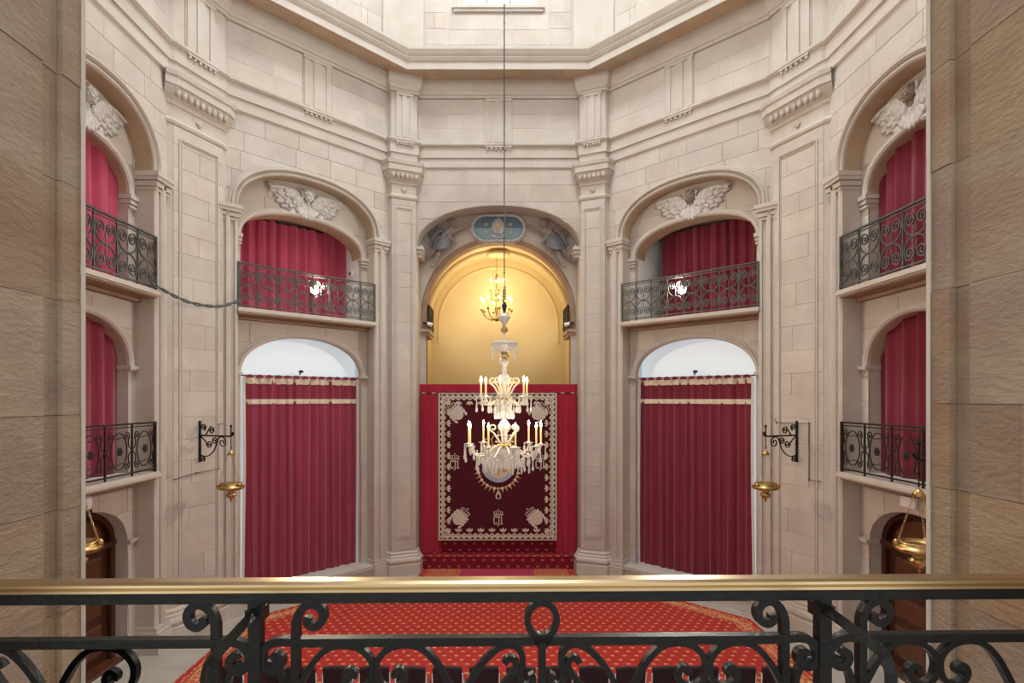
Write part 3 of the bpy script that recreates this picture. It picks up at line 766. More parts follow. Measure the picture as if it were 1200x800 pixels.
# ---- tall curtains of the side chapels
for nm in ('back_left','back_right'):
    B = BAY[nm]; c, Wi, r, mx = B['c'],B['Wi'],B['r'],B['mx']
    sd = 1.3 if nm=='back_left' else 4.1; H = 4.98-0.36
    t = empty('chapel_curtain', mx @ T(c+(0.06 if nm=='back_left' else -0.06),r+0.18,0.36))
    W = Wi-0.095; fo = 13
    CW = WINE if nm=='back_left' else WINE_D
    cloth(-W,W,0.01,H,0,fo,0.042,sd,14).build('curtain_cloth', CW, t, True)
    cloth(-W-0.01,W+0.01,H-0.15,H-0.015,0,fo,0.042,sd,1,off=0.010,hem=0.006).build('cream_band', CREAM, t, True)
    cloth(-W,W,H-0.60,H-0.49,0,fo,0.042,sd,1,off=0.010).build('cream_band', CREAM, t, True)
    for sg in (-1,1):
        e = MB(); y = -0.05
        pts = [(sg*(W+0.03),H-0.02),(sg*(W+0.02),H*0.6),(sg*(W+0.04),H*0.25),(sg*(W+0.055),0.02)]
        e.bar(smooth_pts(pts,4),0.055,0.012,y); e.build('cream_edge', CREAM, t)
    q = MB(); rod(q,-Wi,Wi,0.0,H+0.03,0.016); q.build('curtain_rod', IRONB, t, True)
    lp = MB()
    for i in range(13):
        u = -W+2*W*(i+0.5)/13; pts = [(u-0.085,H-0.02),(u-0.075,H+0.035),(u-0.03,H+0.055),(u+0.03,H+0.055),(u+0.075,H+0.035),(u+0.085,H-0.02)]
        o = MB().prism(pts,-0.03,-0.02).build('heading_loop', CW, t)
    tag(t, 'tall wine red curtain with cream bands under the balcony with the '+('round white camera' if nm=='back_left' else 'dazzling floodlight'), 'curtain', 'tall chapel curtains')
    cm = empty('sensor', mx @ T(c-0.05 if nm=='back_left' else c+0.0, r+0.18, 4.98+0.075))
    m = MB(); m.box(-0.012,0.012,-0.02,0.02,0,0.06); m.build('bracket', DARKP, cm); m = MB(); m.ell((0.02,-0.01,0.08),(0.065,0.05,0.035)); m.build('sensor_head', DARKP, cm, True)
    tag(cm, 'small black sensor on the tall curtain rod under the balcony with the '+('round white camera' if nm=='back_left' else 'dazzling floodlight'), 'sensor', 'sensors on the chapel curtain rods')
    # stone threshold
    th = MB(); th.box(c-B['Wr']+0.01,c+B['Wr']-0.01,-0.03,r+0.3,0.0,0.26); th.box(c-B['Wr']-0.02,c+B['Wr']+0.02,-0.07,r+0.3,0.26,0.355); th.build('threshold', STONE_M, B['wall'])

# ---- balcony railings
def vol(mb, pts, wd, dp, y=0): mb.bar(pts, wd, dp, y)
def panel_scrolls(w_, h):
    """one C scroll (quarter of a panel) from the waist to a volute"""
    pts = [(0.0,0.5*h),(0.22*w_,0.53*h),(0.40*w_,0.62*h),(0.46*w_,0.76*h),(0.38*w_,0.90*h)]
    sp = spiral(0.245*w_,0.795*h,0.19*w_+0.012,0.03*w_,0.95,1.6)
    return smooth_pts(pts,4)[:-1]+[Vector(p) for p in sp]
def railing(mx, W, H, n, mat, label, group, style, posts=True):
    t = empty('balcony_railing', mx)
    m = MB(); m.box(-W,W,-0.022,0.022,H-0.028,H); m.build('top_rail', mat, t)
    m = MB(); m.box(-W,W,-0.012,0.012,H-0.075,H-0.058); m.build('upper_bar', mat, t)
    m = MB(); m.box(-W,W,-0.014,0.014,0.045,0.068); m.build('bottom_rail', mat, t)
    pm = MB(); pm.box(-0.012,0.012,-0.012,0.012,0.0,H-0.02); pm = pm.mesh('post', mat)
    em = MB(); em.box(-0.02,0.02,-0.02,0.02,0.0,H-0.01); em.ell((0,0,0.1),(0.035,0.035,0.05)); em = em.mesh('end_post', mat)
    for sg in (-1,1): inst('end_post', em, t, T(sg*(W-0.02),0,0))
    pw = 2*W/n; h0, h1 = 0.068, H-0.075; hh = h1-h0
    for i in range(1,n): inst('post', pm, t, T(-W+pw*i,0,0))
    if style == 0:
        q = panel_scrolls(pw*0.96, hh)
        sm = {}
        for fx in (1,-1):
            for fz in (1,-1):
                m = MB(); m.bar([(fx*p[0], (p[1] if fz > 0 else hh-p[1])+h0) for p in q],0.021,0.02); sm[(fx,fz)] = m.mesh('scroll', mat)
        cm = MB(); cm.ell((0,0,h0+hh/2),(0.03,0.02,0.035)); cm = cm.mesh('collar', mat)
        lf = MB(); lf.ell((0,0,h0+hh*0.66),(0.014,0.01,0.09)); lf = lf.mesh('leaf', mat)
        for i in range(n):
            for k in sm: inst('scroll', sm[k], t, T(-W+pw*(i+0.5),0,0))
            inst('collar', cm, t, T(-W+pw*(i+0.5),0,0)); inst('leaf', lf, t, T(-W+pw*(i+0.5),0,0)); inst('leaf', lf, t, T(-W+pw*(i+0.5),0,-hh*0.32))
    else:
        ov = MB(); ov.bar([(pw*0.30*math.cos(a*PI/12), h0+hh/2+hh*0.40*math.sin(a*PI/12)) for a in range(24)],0.014,0.014,closed=True); ov = ov.mesh('oval', mat)
        ro = MB()
        for k in range(6): ro.ell((0.045*math.cos(k*PI/3),-0.012,h0+hh/2+0.045*math.sin(k*PI/3)),(0.03,0.014,0.03),None,6,4)
        ro.ell((0,-0.02,h0+hh/2),(0.025,0.02,0.025),None,6,4); ro = ro.mesh('rosette', mat)
        cs = []
        for fx in (1,-1):
            for fz in (1,-1):
                m = MB(); q = smooth_pts([(0.49*pw,0.5*hh),(0.36*pw,0.62*hh),(0.38*pw,0.80*hh)],4)[:-1]+[Vector(p) for p in spiral(0.30*pw,0.84*hh,0.10*pw,0.02*pw,-0.5,1.2,10)]
                m.bar([(fx*p[0], (p[1] if fz>0 else hh-p[1])+h0) for p in q],0.013,0.013); cs.append(m.mesh('scroll', mat))
        ws = MB()
        for z in (0.22,0.78): ws.bar([(x/10*pw*0.5, h0+hh*z+0.012*math.sin(x*0.9)) for x in range(-10,11)],0.011,0.011)
        ws = ws.mesh('wavy_bar', mat)
        for i in range(n):
            mt = T(-W+pw*(i+0.5),0,0)
            inst('oval', ov, t, mt); inst('rosette', ro, t, mt); inst('wavy_bar', ws, t, mt)
            for me in cs: inst('scroll', me, t, mt)
    tag(t, label, 'railing', group); return t
for nm in ('back_left','back_right'):
    B = BAY[nm]
    railing(B['mx'] @ T(B['c'],-0.07,6.40), B['Wr']+0.01, 0.95, 8, IRONG, 'grey scrolled iron railing of the balcony with the '+('round white camera' if nm=='back_left' else 'dazzling floodlight'), 'scrolled railings over the chapel curtains', 0)
for nm in ('left','right'):
    B = BAY[nm]
    railing(B['mx'] @ T(B['c'],-0.07,6.40), B['Wr']+0.01, 0.95, 5, IRONG, 'grey green scrolled upper balcony railing over the door with the '+('round bulkhead lamp' if nm=='left' else 'white box light'), 'upper railings over the doors', 0)
    railing(B['mx'] @ T(B['c'],-0.06,3.22), B['Wr'], 0.88, 4, IRONB, 'brown black oval patterned lower balcony railing over the door with the '+('round bulkhead lamp' if nm=='left' else 'white box light'), 'lower railings over the doors', 1)
# apse side balconies
for sg in (-1,1):
    mx = Matrix.Translation((sg*1.90, 7.28, 6.40)) @ Matrix.Rotation(-sg*PI/2, 4, 'Z')
    t = railing(mx, 0.5, 0.66, 3, IRON, 'small black lattice railing on the yellow apse wall under the vault', 'little apse balconies', 0)
    m = MB(); m.box(-0.52,0.52,-0.03,0.15,-0.12,0.0); m.box(-0.5,0.5,0.0,0.15,-0.2,-0.12); m.build('balcony_floor', SOFFIT, t)
    m = MB()
    m2 = MB()
    for k in range(9): m2.bar([(-0.5+k*0.11,0.07),(-0.42+k*0.11,0.58)],0.03,0.012)
    m2.build('lattice', IRON, t)
    sp = empty('spotlight', Matrix.Translation((sg*1.93,6.62,6.44)))
    m = MB(); m.tube([(0,0,0.0),(0,0,0.07)],0.012,6); m.build('bracket', DARKP, sp)
    m = MB(); m.tube([(sg*0.10,-0.04,0.10),(-sg*0.0,0.0,0.09)],[0.035,0.045],10); m.build('rear_housing', DARKP, sp, True)
    m = MB(); m.tube([(0.0,0.0,0.09),(-sg*0.13,0.06,0.05)],[0.045,0.06],10); m.build('reflector', PLASTIC, sp, True)
    tag(sp, 'small white headed spotlight on the impost of the sanctuary arch', 'spotlight', 'spotlights on the sanctuary arch')
    ld = bpy.data.lights.new('spot_beam','SPOT'); ld.energy = APSE_W; ld.spot_size = R(110); ld.spot_blend = 0.8; ld.color = (1,0.90,0.70); ld.shadow_soft_size = 0.06
    lo = link(bpy.data.objects.new('spot_beam', ld)); lo.location = (sg*1.72,6.86,6.55); lo.rotation_euler = Vector((-sg*0.75,0.9,0.15)).to_track_quat('-Z','Y').to_euler(); lo.parent = sp; lo.matrix_parent_inverse = sp.matrix_world.inverted()

# ---- floodlights on the diagonal balconies
for nm, e_ in (('back_left',0.9),('back_right',1.0)):
    B = BAY[nm]; u = 0.16 if nm=='back_left' else -0.16; y = 0.24; z = 6.40
    t = empty('floodlight', B['mx'] @ T(u,y,z))
    m = MB(); m.lathe([(0.09,0),(0.09,0.02),(0.015,0.03),(0.015,0.52)],10); m.build('stand', DARKP, t, True)
    m = MB(); m.lathe([(0.03,0.0),(0.09,0.03),(0.115,0.12),(0.11,0.14)],14); o = m.build('housing', DARKP, t, True)
    aim = Vector((-math.copysign(0.55,u)*0.0 ,-1.0,0.10)); q = aim.to_track_quat('Z','Y').to_matrix().to_4x4()
    o.matrix_local = T(0,-0.02,0.60) @ q
    m = MB(); m.ell((0,0,0.15),(0.105,0.105,0.03),None,14,5); o = m.build('lens', LAMPE, t, True); o.matrix_local = T(0,-0.02,0.60) @ q
    ld = bpy.data.lights.new('flood_beam','SPOT'); ld.energy = SPOT_W*e_; ld.spot_size = R(150); ld.spot_blend = 0.7; ld.color = (1,0.80,0.58) if nm=='back_left' else (1,0.93,0.82); ld.shadow_soft_size = 0.09
    lo = link(bpy.data.objects.new('flood_beam', ld)); lo.parent = t; lo.matrix_local = T(0,-0.24,0.61) @ Vector((0,-1,0.15)).to_track_quat('-Z','Y').to_matrix().to_4x4()
    tag(t, 'bright floodlight standing behind the railing in front of a lit-toned rose curtain' if nm=='back_left' else 'dazzling floodlight behind the railing in front of a dark wine curtain', 'floodlight')
# ---- wall camera in the balcony
B = BAY['back_left']; t = empty('wall_camera', B['mx'] @ T(B['c']+B['Wi'],0.74,7.70) @ Matrix.Rotation(-PI/2,4,'Z'))
m = MB(); m.tube([(0,0,0),(0,-0.05,0)],0.085,14); m.build('camera_body', PLASTIC, t, True)
m = MB(); m.ell((0,-0.055,0),(0.035,0.02,0.035)); m.build('camera_lens', DARKP, t, True)
m = MB(); m.tube([(0.06,-0.01,0),(0.2,-0.01,0.0),(0.3,-0.005,-0.02)],0.012,6); m.build('camera_cable', PLASTIC, t)
tag(t, 'round white security camera on the white balcony wall', 'camera')

# ---- doors
for nm in ('left','right'):
    B = BAY[nm]; c, W, r2, mx = B['c'],B['Wi']-0.02,B['r2'],B['mx']
    d = empty('door_1' if nm=='left' else 'door_2', mx @ T(c,r2-0.02,0)); struct(d, 'arched dark walnut door with panelled leaves and fanlight board')
    m = MB(); m.vsweep(arch_pts(0,W-0.10,2.06,0.58,0.0,2.1), [(0,0.12),(0,-0.03),(0.04,-0.05),(0.07,-0.03),(0.10,-0.03),(0.12,0.12)]); m.build('door_frame', WOOD, d)
    m = MB(); m.box(-W+0.05,W-0.05,-0.05,0.10,1.98,2.02); m.box(-W+0.05,W-0.05,-0.09,0.10,2.02,2.09); m.build('transom', WOOD, d)
    poly = [p for p in arch_pts(0,W-0.10,2.06,0.58,None,2.1,20)]; m = MB(); m.prism(poly,0.06,0.10); m.build('tympanum_board', WOOD, d)
    m = MB(); p2 = [(p[0],p[1]) for p in arch_pts(0,W-0.24,2.15,0.42,None,2.1,16)]; m.prism(p2,0.03,0.06); m.build('tympanum_panel', WOOD2, d)
    for sg in (-1,1):
        a, b = (0.005,W-0.10) if sg>0 else (-W+0.10,-0.005)
        m = MB(); m.box(a,b,0.05,0.10,0.02,1.98); lf = m.build('door_leaf', WOOD, d)
        x0, x1 = a+0.12, b-0.12
        for z0,z1 in ((0.18,0.72),(0.84,1.22),(1.34,1.86)):
            m = MB(); m.add([(x0,0.05,z0),(x1,0.05,z0),(x1,0.05,z1),(x0,0.05,z1),(x0+0.05,0.025,z0+0.05),(x1-0.05,0.025,z0+0.05),(x1-0.05,0.025,z1-0.05),(x0+0.05,0.025,z1-0.05)],[(0,1,5,4),(1,2,6,5),(2,3,7,6),(3,0,4,7),(4,5,6,7)]); m.build('door_panel', WOOD2, lf)
        m = MB(); m.ell((sg*0.07,0.02,1.02),(0.025,0.03,0.025)); m.build('door_knob', LBRASS, lf, True)
    for k in range(7):
        x0 = -W-0.1+k*(2*W+0.2)/7; m = MB(); m.box(x0+0.003,x0+(2*W+0.2)/7-0.003,-0.18,0.14,0.0,0.06); m.build('threshold_plank', WOOD2, d)
    if nm == 'right':
        b = empty('sign_box', mx @ T(-0.20,B['r']-0.012,2.90)); m = MB(); m.box(-0.15,0.15,-0.05,0.0,-0.08,0.08); m.build('box_body', PLASTIC, b); m = MB(); m.box(-0.13,0.13,-0.055,-0.05,-0.065,0.065); m.build('box_face', WHITE, b)
        tag(b, 'small white rectangular emergency light box above a wooden door', 'emergency light')
    else:
        b = empty('bulkhead_lamp', mx @ T(0.20,B['r']-0.012,2.89)); m = MB(); m.ell((0,-0.02,0),(0.09,0.05,0.12),None,12,6); m.build('lamp_cover', PLASTIC, b, True); m = MB(); m.box(-0.05,0.05,-0.06,0,-0.16,-0.11); m.build('lamp_mount', DARKP, b)
        tag(b, 'small round white bulkhead lamp above a wooden door', 'lamp')

# ---- carpet, rug, steps
poly = [(-5.14,-3.4),(5.14,-3.4),(5.14,2.93),(2.62,5.45),(2.02,5.5),(2.02,6.29),(-2.02,6.29),(-2.02,5.5),(-2.62,5.45),(-5.14,2.93)]
ct = empty('carpet', T(0,0,0)); tag(ct, 'large red carpet with yellow flecks and a gold border covering the nave floor', 'carpet')
MB().slab(poly,0.001,0.014).build('carpet_pile', CARPET, ct)
ring = [(5.14,-3.4),(5.14,2.93),(2.62,5.45),(2.02,5.5),(-2.02,5.5),(-2.62,5.45),(-5.14,2.93),(-5.14,-3.4)]
for d0,d1 in ((0.10,0.13),(0.16,0.36),(0.39,0.42)):
    m = MB(); m.sweep(ring, [(d0,0.0145),(d0,0.017),(d1,0.017),(d1,0.0145)]); m.build('carpet_border', BORDER, ct)
rg = empty('rug', T(0,5.9,0.018)); tag(rg, 'plain magenta rug with gold red borders lying before the altar steps', 'rug')
m = MB(); m.slab([(-0.98,-0.34),(0.92,-0.34),(0.92,0.36),(-0.98,0.36)],0,0.012); m.build('rug_pile', RUGC, rg)
for a,b in ((-1.85,-0.98),(0.92,1.80)):
    m = MB(); m.slab([(a,-0.34),(b,-0.34),(b,0.36),(a,0.36)],0,0.010); m.build('rug_border', RUGG, rg)
st = empty('floor_sanctuary', T(0,6.3,0)); struct(st, 'two dark red carpeted altar steps rising under the tapestry')
m = MB(); m.box(-2.12,2.12,0.0,0.34,0,0.36); m.build('lower_step', STEPC, st)
m = MB(); m.box(-2.12,2.12,0.33,0.40,0.0,0.70); m.build('upper_step', STEPC, st)
m = MB(); m.box(-2.04,2.04,0.40,2.6,0.5,0.70); m.build('platform', STEPC, st)
for y,z in ((-0.004,0.352),):
    m = MB(); m.tube([(-2.1,y+0.01,z),(2.1,y+0.01,z)],0.014,8); m.build('step_nosing', CARPET, st)

# ---- sanctuary curtains and tapestry
yc = 6.56
for sg in (-1,1):
    t = empty('velvet_curtain', T(sg*1.82,yc-0.02,0.37)); cloth(-0.29,0.29,0,4.25,0,3.2,0.04,2.0+sg,10).build('curtain_cloth', VELVET, t, True)
    tag(t, 'crimson velvet curtain hanging beside the embroidered tapestry', 'curtain', 'crimson curtains beside the tapestry')
pl = empty('pelmet', T(0,yc+0.02,4.62)); m = cloth(-2.12,2.12,0.02,0.27,0,9,0.008,0.4,2); m.build('pelmet_cloth', VELVET, pl, True)
m = MB(); m.box(-2.12,2.12,-0.03,-0.015,0.03,0.05); m.build('curtain_track', IRONB, pl)
for k in range(16):
    m = MB(); x = -2.0+k*0.266; m.box(x-0.05,x+0.05,-0.045,-0.03,0.025,0.045); m.build('track_glider', CREAM, pl)
m = MB(); m.box(-2.1,2.1,0.065,0.08,-3.90,0.06); m.build('backing_cloth', VELVET, pl)
tag(pl, 'crimson pelmet on its rail across the sanctuary arch', 'pelmet')
TX0,TX1,TZ0,TZ1 = -1.605,1.565,0.71,4.66; TW=(TX1-TX0)/2; TH=(TZ1-TZ0)
tp = empty('tapestry', T((TX0+TX1)/2,6.48,TZ0)); tag(tp, 'dark maroon heraldic tapestry with silver embroidered border and crests', 'tapestry')
MB().box(-TW,TW,0,0.02,0,TH).build('tapestry_cloth', TAPM, tp)
m = MB(); m.bar([(-TW+0.025,0.025),(-TW+0.025,TH-0.025),(TW-0.025,TH-0.025),(TW-0.025,0.025)],0.05,0.012,-0.006,closed=True); m.build('border_braid', SILVER, tp)
bw = 0.165
mot = MB(); P_ = 0.30
for pts in ([(-P_/2,0.06),(0,bw+0.03)],[(P_/2,0.06),(0,bw+0.03)],[(-P_/2,bw+0.03),(0,0.06)],[(P_/2,bw+0.03),(0,0.06)]): mot.bar(pts,0.034,0.008,-0.006)
mot.prism([(0,0.08),(0.04,0.115),(0,0.15),(-0.04,0.115)],-0.014,0)
for a in (-0.75,0,0.75): mot.ell((0.075*math.sin(a),-0.006,bw+0.065+0.06*math.cos(a)),(0.028,0.01,0.055),Euler((0,a,0)),6,4)
mot.ell((P_/2,-0.006,0.115),(0.03,0.01,0.045),None,6,4)
mot = mot.mesh('border_motif', SILVER)
nx, nz = 10, 13
for i in range(nx):
    x = -TW+0.09+(2*TW-0.18)*(i+0.5)/nx; sx=(2*TW-0.18)/nx/P_
    for z,fl_ in ((0.0,1),(TH,-1)):
        inst('border_motif', mot, tp, T(x,0,z) @ Matrix.Diagonal((sx,1,fl_,1)))
for i in range(nz):
    z = 0.09+(TH-0.18)*(i+0.5)/nz; s_=(TH-0.18)/nz/P_
    for sg in (-1,1):
        inst('border_motif', mot, tp, T(sg*TW,0,z) @ Matrix.Rotation(-sg*PI/2,4,'Y') @ Matrix.Diagonal((s_,1,1,1)))
def crown(mb, w_, h, y=-0.008):
    mb.box(-w_/2,w_/2,y-0.006,y,0,h*0.16)
    for k in range(5):
        x = -w_/2+w_*(k+0.5)/5; top = h*(0.62+0.25*(1-abs(k-2)/2)); mb.bar([(x*0.9,h*0.15),(x*1.15,h*0.45),(x*0.75,top)],h*0.09,0.008,y-0.003)
        mb.ell((x*1.15,y-0.004,h*0.5),(h*0.07,0.008,h*0.07),None,6,4)
    mb.ell((0,y-0.004,h*0.92),(h*0.08,0.01,h*0.09),None,6,4)
def shield(w_,h):
    pts = [(-w_/2,h),(w_/2,h)]
    for k in range(9):
        a = k/8; pts.append((w_/2*math.cos(a*PI) if False else w_/2*(1-2*a), h*0.32-h*0.32*math.sin(a*PI)**0.7))
    return pts
def crest(parent, x, z, rot, mat, sc=1.0):
    mx = T(x,0,z) @ Matrix.Rotation(rot,4,'Y')
    m = MB(); m.prism([(p[0],p[1]-0.19) for p in shield(0.30*sc,0.34*sc)],-0.014,0); c1 = m.build('crest_shield', mat, parent); c1.matrix_local = mx
    m = MB(); m.prism([(p[0]*0.75,p[1]*0.75-0.15) for p in shield(0.30*sc,0.34*sc)],-0.02,-0.013); m.build('shield_field', SILVER, c1)
    m = MB(); crown(m,0.30*sc,0.20*sc); m.v = [(v[0],v[1],v[2]+0.165*sc) for v in m.v]; m.build('crown', SILVER, c1)
    for sg in (-1,1):
        m = MB()
        for k in range(4): m.ell((sg*(0.17+0.015*math.sin(k)),-0.006,-0.16+k*0.09),(0.035,0.01,0.055),Euler((0,sg*0.5,0)),6,4)
        m.build('mantling', mat, c1)
for x,z,rt in ((-TW+0.50,TH-0.55,-0.75),(TW-0.50,TH-0.55,0.75),(-TW+0.56,0.60,0.75),(TW-0.56,0.60,-0.75)):
    crest(tp,x,z,rt,PEARL)
lm = MB(); lw = 0.036
lm.bar([(-0.05,0.20),(-0.08,0.235),(-0.13,0.235),(-0.16,0.20),(-0.16,0.05),(-0.13,0.012),(-0.08,0.012),(-0.05,0.05)],lw,0.012,-0.006)
tmC = lm.mesh('letter_c', SILVER); lm = MB()
lm.bar([(-0.045,0.232),(0.05,0.232)],0.035,0.012,-0.006); lm.bar([(0.02,0.235),(0.02,0.0),(0.0,-0.035),(-0.035,-0.04)],lw,0.012,-0.006)
tmJ = lm.mesh('letter_j', SILVER); lm = MB()
lm.bar([(0.115,0.0),(0.115,0.245)],lw,0.012,-0.006); lm.bar([(0.075,0.015),(0.155,0.015)],0.03,0.012,-0.006); lm.bar([(0.08,0.21),(0.115,0.24)],0.03,0.012,-0.006)
tmI = lm.mesh('letter_i', SILVER)
for x,z in ((-TW+0.44,1.90),(TW-0.44,1.90),(0.02,0.41),(0.02,TH-0.62)):
    for me in (tmC,tmJ,tmI): inst(me.name, me, tp, T(x,-0.002,z+0.03) @ Matrix.Diagonal((0.74,1,0.86,1)))
    m = MB(); crown(m,0.26,0.17); o = m.build('crown', SILVER, tp); o.matrix_local = T(x,0,z+0.27)
# central coat of arms with collar
ca = empty('coat_of_arms', None, tp); ca.location = (0.02,-0.004,1.55)
m = MB(); m.prism([(p[0],p[1]) for p in shield(0.86,0.92)],-0.016,0); cs_ = m.build('shield', EBLUE, ca)
m = MB(); m.prism([(p[0]*0.78,p[1]*0.78+0.11) for p in shield(0.86,0.92)],-0.024,-0.015); m.build('shield_field', SILVER, ca)
m = MB(); m.bar([(-0.32,0.52),(0.32,0.52)],0.03,0.01,-0.03); m.bar([(0,0.2),(0,0.8)],0.03,0.01,-0.03); m.ell((0,-0.026,0.52),(0.1,0.012,0.13)); m.ell((-0.17,-0.026,0.66),(0.07,0.012,0.08)); m.ell((0.17,-0.026,0.36),(0.07,0.012,0.08)); m.build('shield_charges', EGOLD, ca)
for k in range(17):
    a = PI+PI*k/16; x = 0.53*math.cos(a); z = 0.36+0.52*math.sin(a) if abs(x) < 0.52 else 0.36
    m = MB(); m.ell((0,-0.01,0),(0.05,0.012,0.035)); m.prism([(-0.02,-0.03),(0.02,-0.03),(0,-0.13)],-0.012,0); o = m.build('collar_link', SILVER if k%2 else EGOLD, ca); o.matrix_local = T(x,0,z) @ Matrix.Rotation(-(a-1.5*PI),4,'Y')
m = MB(); m.ell((0,-0.01,-0.27),(0.045,0.015,0.05)); m.bar([(-0.04,-0.28),(-0.06,-0.38),(-0.02,-0.44)],0.035,0.012,-0.006); m.bar([(0.04,-0.28),(0.06,-0.38),(0.03,-0.44)],0.035,0.012,-0.006); m.build('fleece_pendant', SILVER, ca)
m = MB(); crown(m,0.8,0.42); o = m.build('crown', EGOLD, ca); o.matrix_local = T(0,0,0.95)
def ray(x, y, d):
    """point at distance d in front of the viewer's station, from survey angles"""
    return Vector(((x-584)*d/655, CAMY+d, EYE-(y-467)*d/655))
# ---- crystal chandelier
CZ = lambda py: EYE-(py-467)*0.0129
ch = empty('crystal_chandelier', T(0.09,0.0,CZ(552))); ch0 = ch.matrix_world.inverted()
def chpart(mb, name, mat, smooth=True, parent=ch):
    z0 = CZ(552); mb.v = [(v[0],v[1],v[2]-z0) for v in mb.v]; return mb.build(name, mat, parent, smooth)
m = MB(); m.tube([(0,0,CZ(352)),(0,0,22.0)],0.0085,6); chpart(m,'suspension_cable',CABLE)
lk = MB()
for k in range(5): lk.bar([(0.022*math.cos(a*PI/5),CZ(353)+0.05*k+0.03*math.sin(a*PI/5)) for a in range(10)],0.01,0.01,closed=True)
for k in range(36):
    z = 6.4+k*0.42; lk.ell((0,0,z),(0.013,0.013,0.016),None,6,4)
tag(chpart(lk,'chain_link',IRONB), kind='stuff')
m = MB(); m.lathe([(0.012,CZ(366)),(0.03,CZ(362)),(0.045,CZ(358)),(0.02,CZ(355)),(0.012,CZ(352))],10); chpart(m,'hook_boss',IRONB)
m = MB(); m.lathe([(0.02,CZ(384)),(0.03,CZ(380)),(0.06,CZ(376)),(0.10,CZ(372)),(0.07,CZ(369)),(0.02,CZ(366))],14); chpart(m,'top_canopy',CRYST)
m = MB(); m.lathe([(0.015,CZ(390)),(0.055,CZ(388)),(0.06,CZ(385)),(0.05,CZ(384)),(0.015,CZ(383))],12); chpart(m,'brass_collar',LBRASS)
m = MB(); m.lathe([(0.012,CZ(402)),(0.02,CZ(398)),(0.012,CZ(394)),(0.02,CZ(390))],10); chpart(m,'upper_stem',CRYST)
m = MB(); m.lathe([(0.03,CZ(414)),(0.09,CZ(411)),(0.17,CZ(406)),(0.21,CZ(402)),(0.20,CZ(401)),(0.10,CZ(404)),(0.03,CZ(402))],20); chpart(m,'crystal_dish',CRYST)
m = MB(); m.lathe([(0.02,CZ(419)),(0.075,CZ(418)),(0.085,CZ(415)),(0.07,CZ(414)),(0.02,CZ(413.5))],14); chpart(m,'brass_collar',LBRASS)
m = MB(); m.lathe([(0.025,CZ(467)),(0.035,CZ(462)),(0.032,CZ(455)),(0.045,CZ(449)),(0.085,CZ(445)),(0.08,CZ(441)),(0.03,CZ(437)),(0.045,CZ(433)),(0.03,CZ(430)),(0.06,CZ(427)),(0.075,CZ(424)),(0.05,CZ(421)),(0.02,CZ(419))],14); chpart(m,'glass_stem',CRYST)
m = MB(); m.lathe([(0.03,CZ(470)),(0.085,CZ(469)),(0.09,CZ(467)),(0.04,CZ(465.5))],14); chpart(m,'brass_plate',LBRASS)
m = MB(); m.lathe([(0.03,CZ(521)),(0.05,CZ(514)),(0.04,CZ(508)),(0.085,CZ(503)),(0.10,CZ(499)),(0.07,CZ(495)),(0.03,CZ(491)),(0.05,CZ(485)),(0.075,CZ(480)),(0.05,CZ(475)),(0.03,CZ(470))],14); chpart(m,'glass_stem',CRYST)
m = MB(); m.lathe([(0.03,CZ(524)),(0.11,CZ(523)),(0.12,CZ(521)),(0.05,CZ(519))],14); chpart(m,'brass_plate',LBRASS)
m = MB(); m.lathe([(0.005,CZ(551)),(0.03,CZ(548)),(0.045,CZ(544)),(0.02,CZ(541)),(0.06,CZ(536)),(0.10,CZ(530)),(0.08,CZ(525)),(0.03,CZ(524))],14); chpart(m,'lower_finial',CRYST)
drop = MB(); drop.ell((0,0,-0.02),(0.014,0.014,0.016),None,6,4); drop.ell((0,0,-0.09),(0.02,0.012,0.055),None,6,4); drop_s = drop.mesh('crystal_drop', CRYST)
drop = MB(); drop.ell((0,0,-0.02),(0.010,0.010,0.014),None,6,4); drop.tube([(0,0,-0.03),(0,0,-0.17)],[0.006,0.012],6); drop.ell((0,0,-0.20),(0.020,0.012,0.04),None,6,4); drop_l = drop.mesh('crystal_drop', CRYST)
bob = MB(); bob.lathe([(0.012,-0.03),(0.03,-0.012),(0.075,0.0),(0.08,0.008),(0.03,0.004),(0.02,0.03)],14); bob = bob.mesh('bobeche', CRYST, True)
can = {}
def candle(parent, loc, h, r=0.013, fm=None):
    key = (h,r)
    if key not in can:
        a = MB(); a.lathe([(r,0),(r,h)],8); b = MB(); b.lathe([(0.004,0.0),(r*1.25,0.02),(r*1.1,0.045),(0.003,0.085)],8); can[key] = (a.mesh('candle',CANDLE,True), b.mesh('flame',FLAME if fm is None else fm,True))
    c1 = inst('candle', can[key][0], parent, T(*loc)); inst('flame', can[key][1], c1, T(0,0,h))
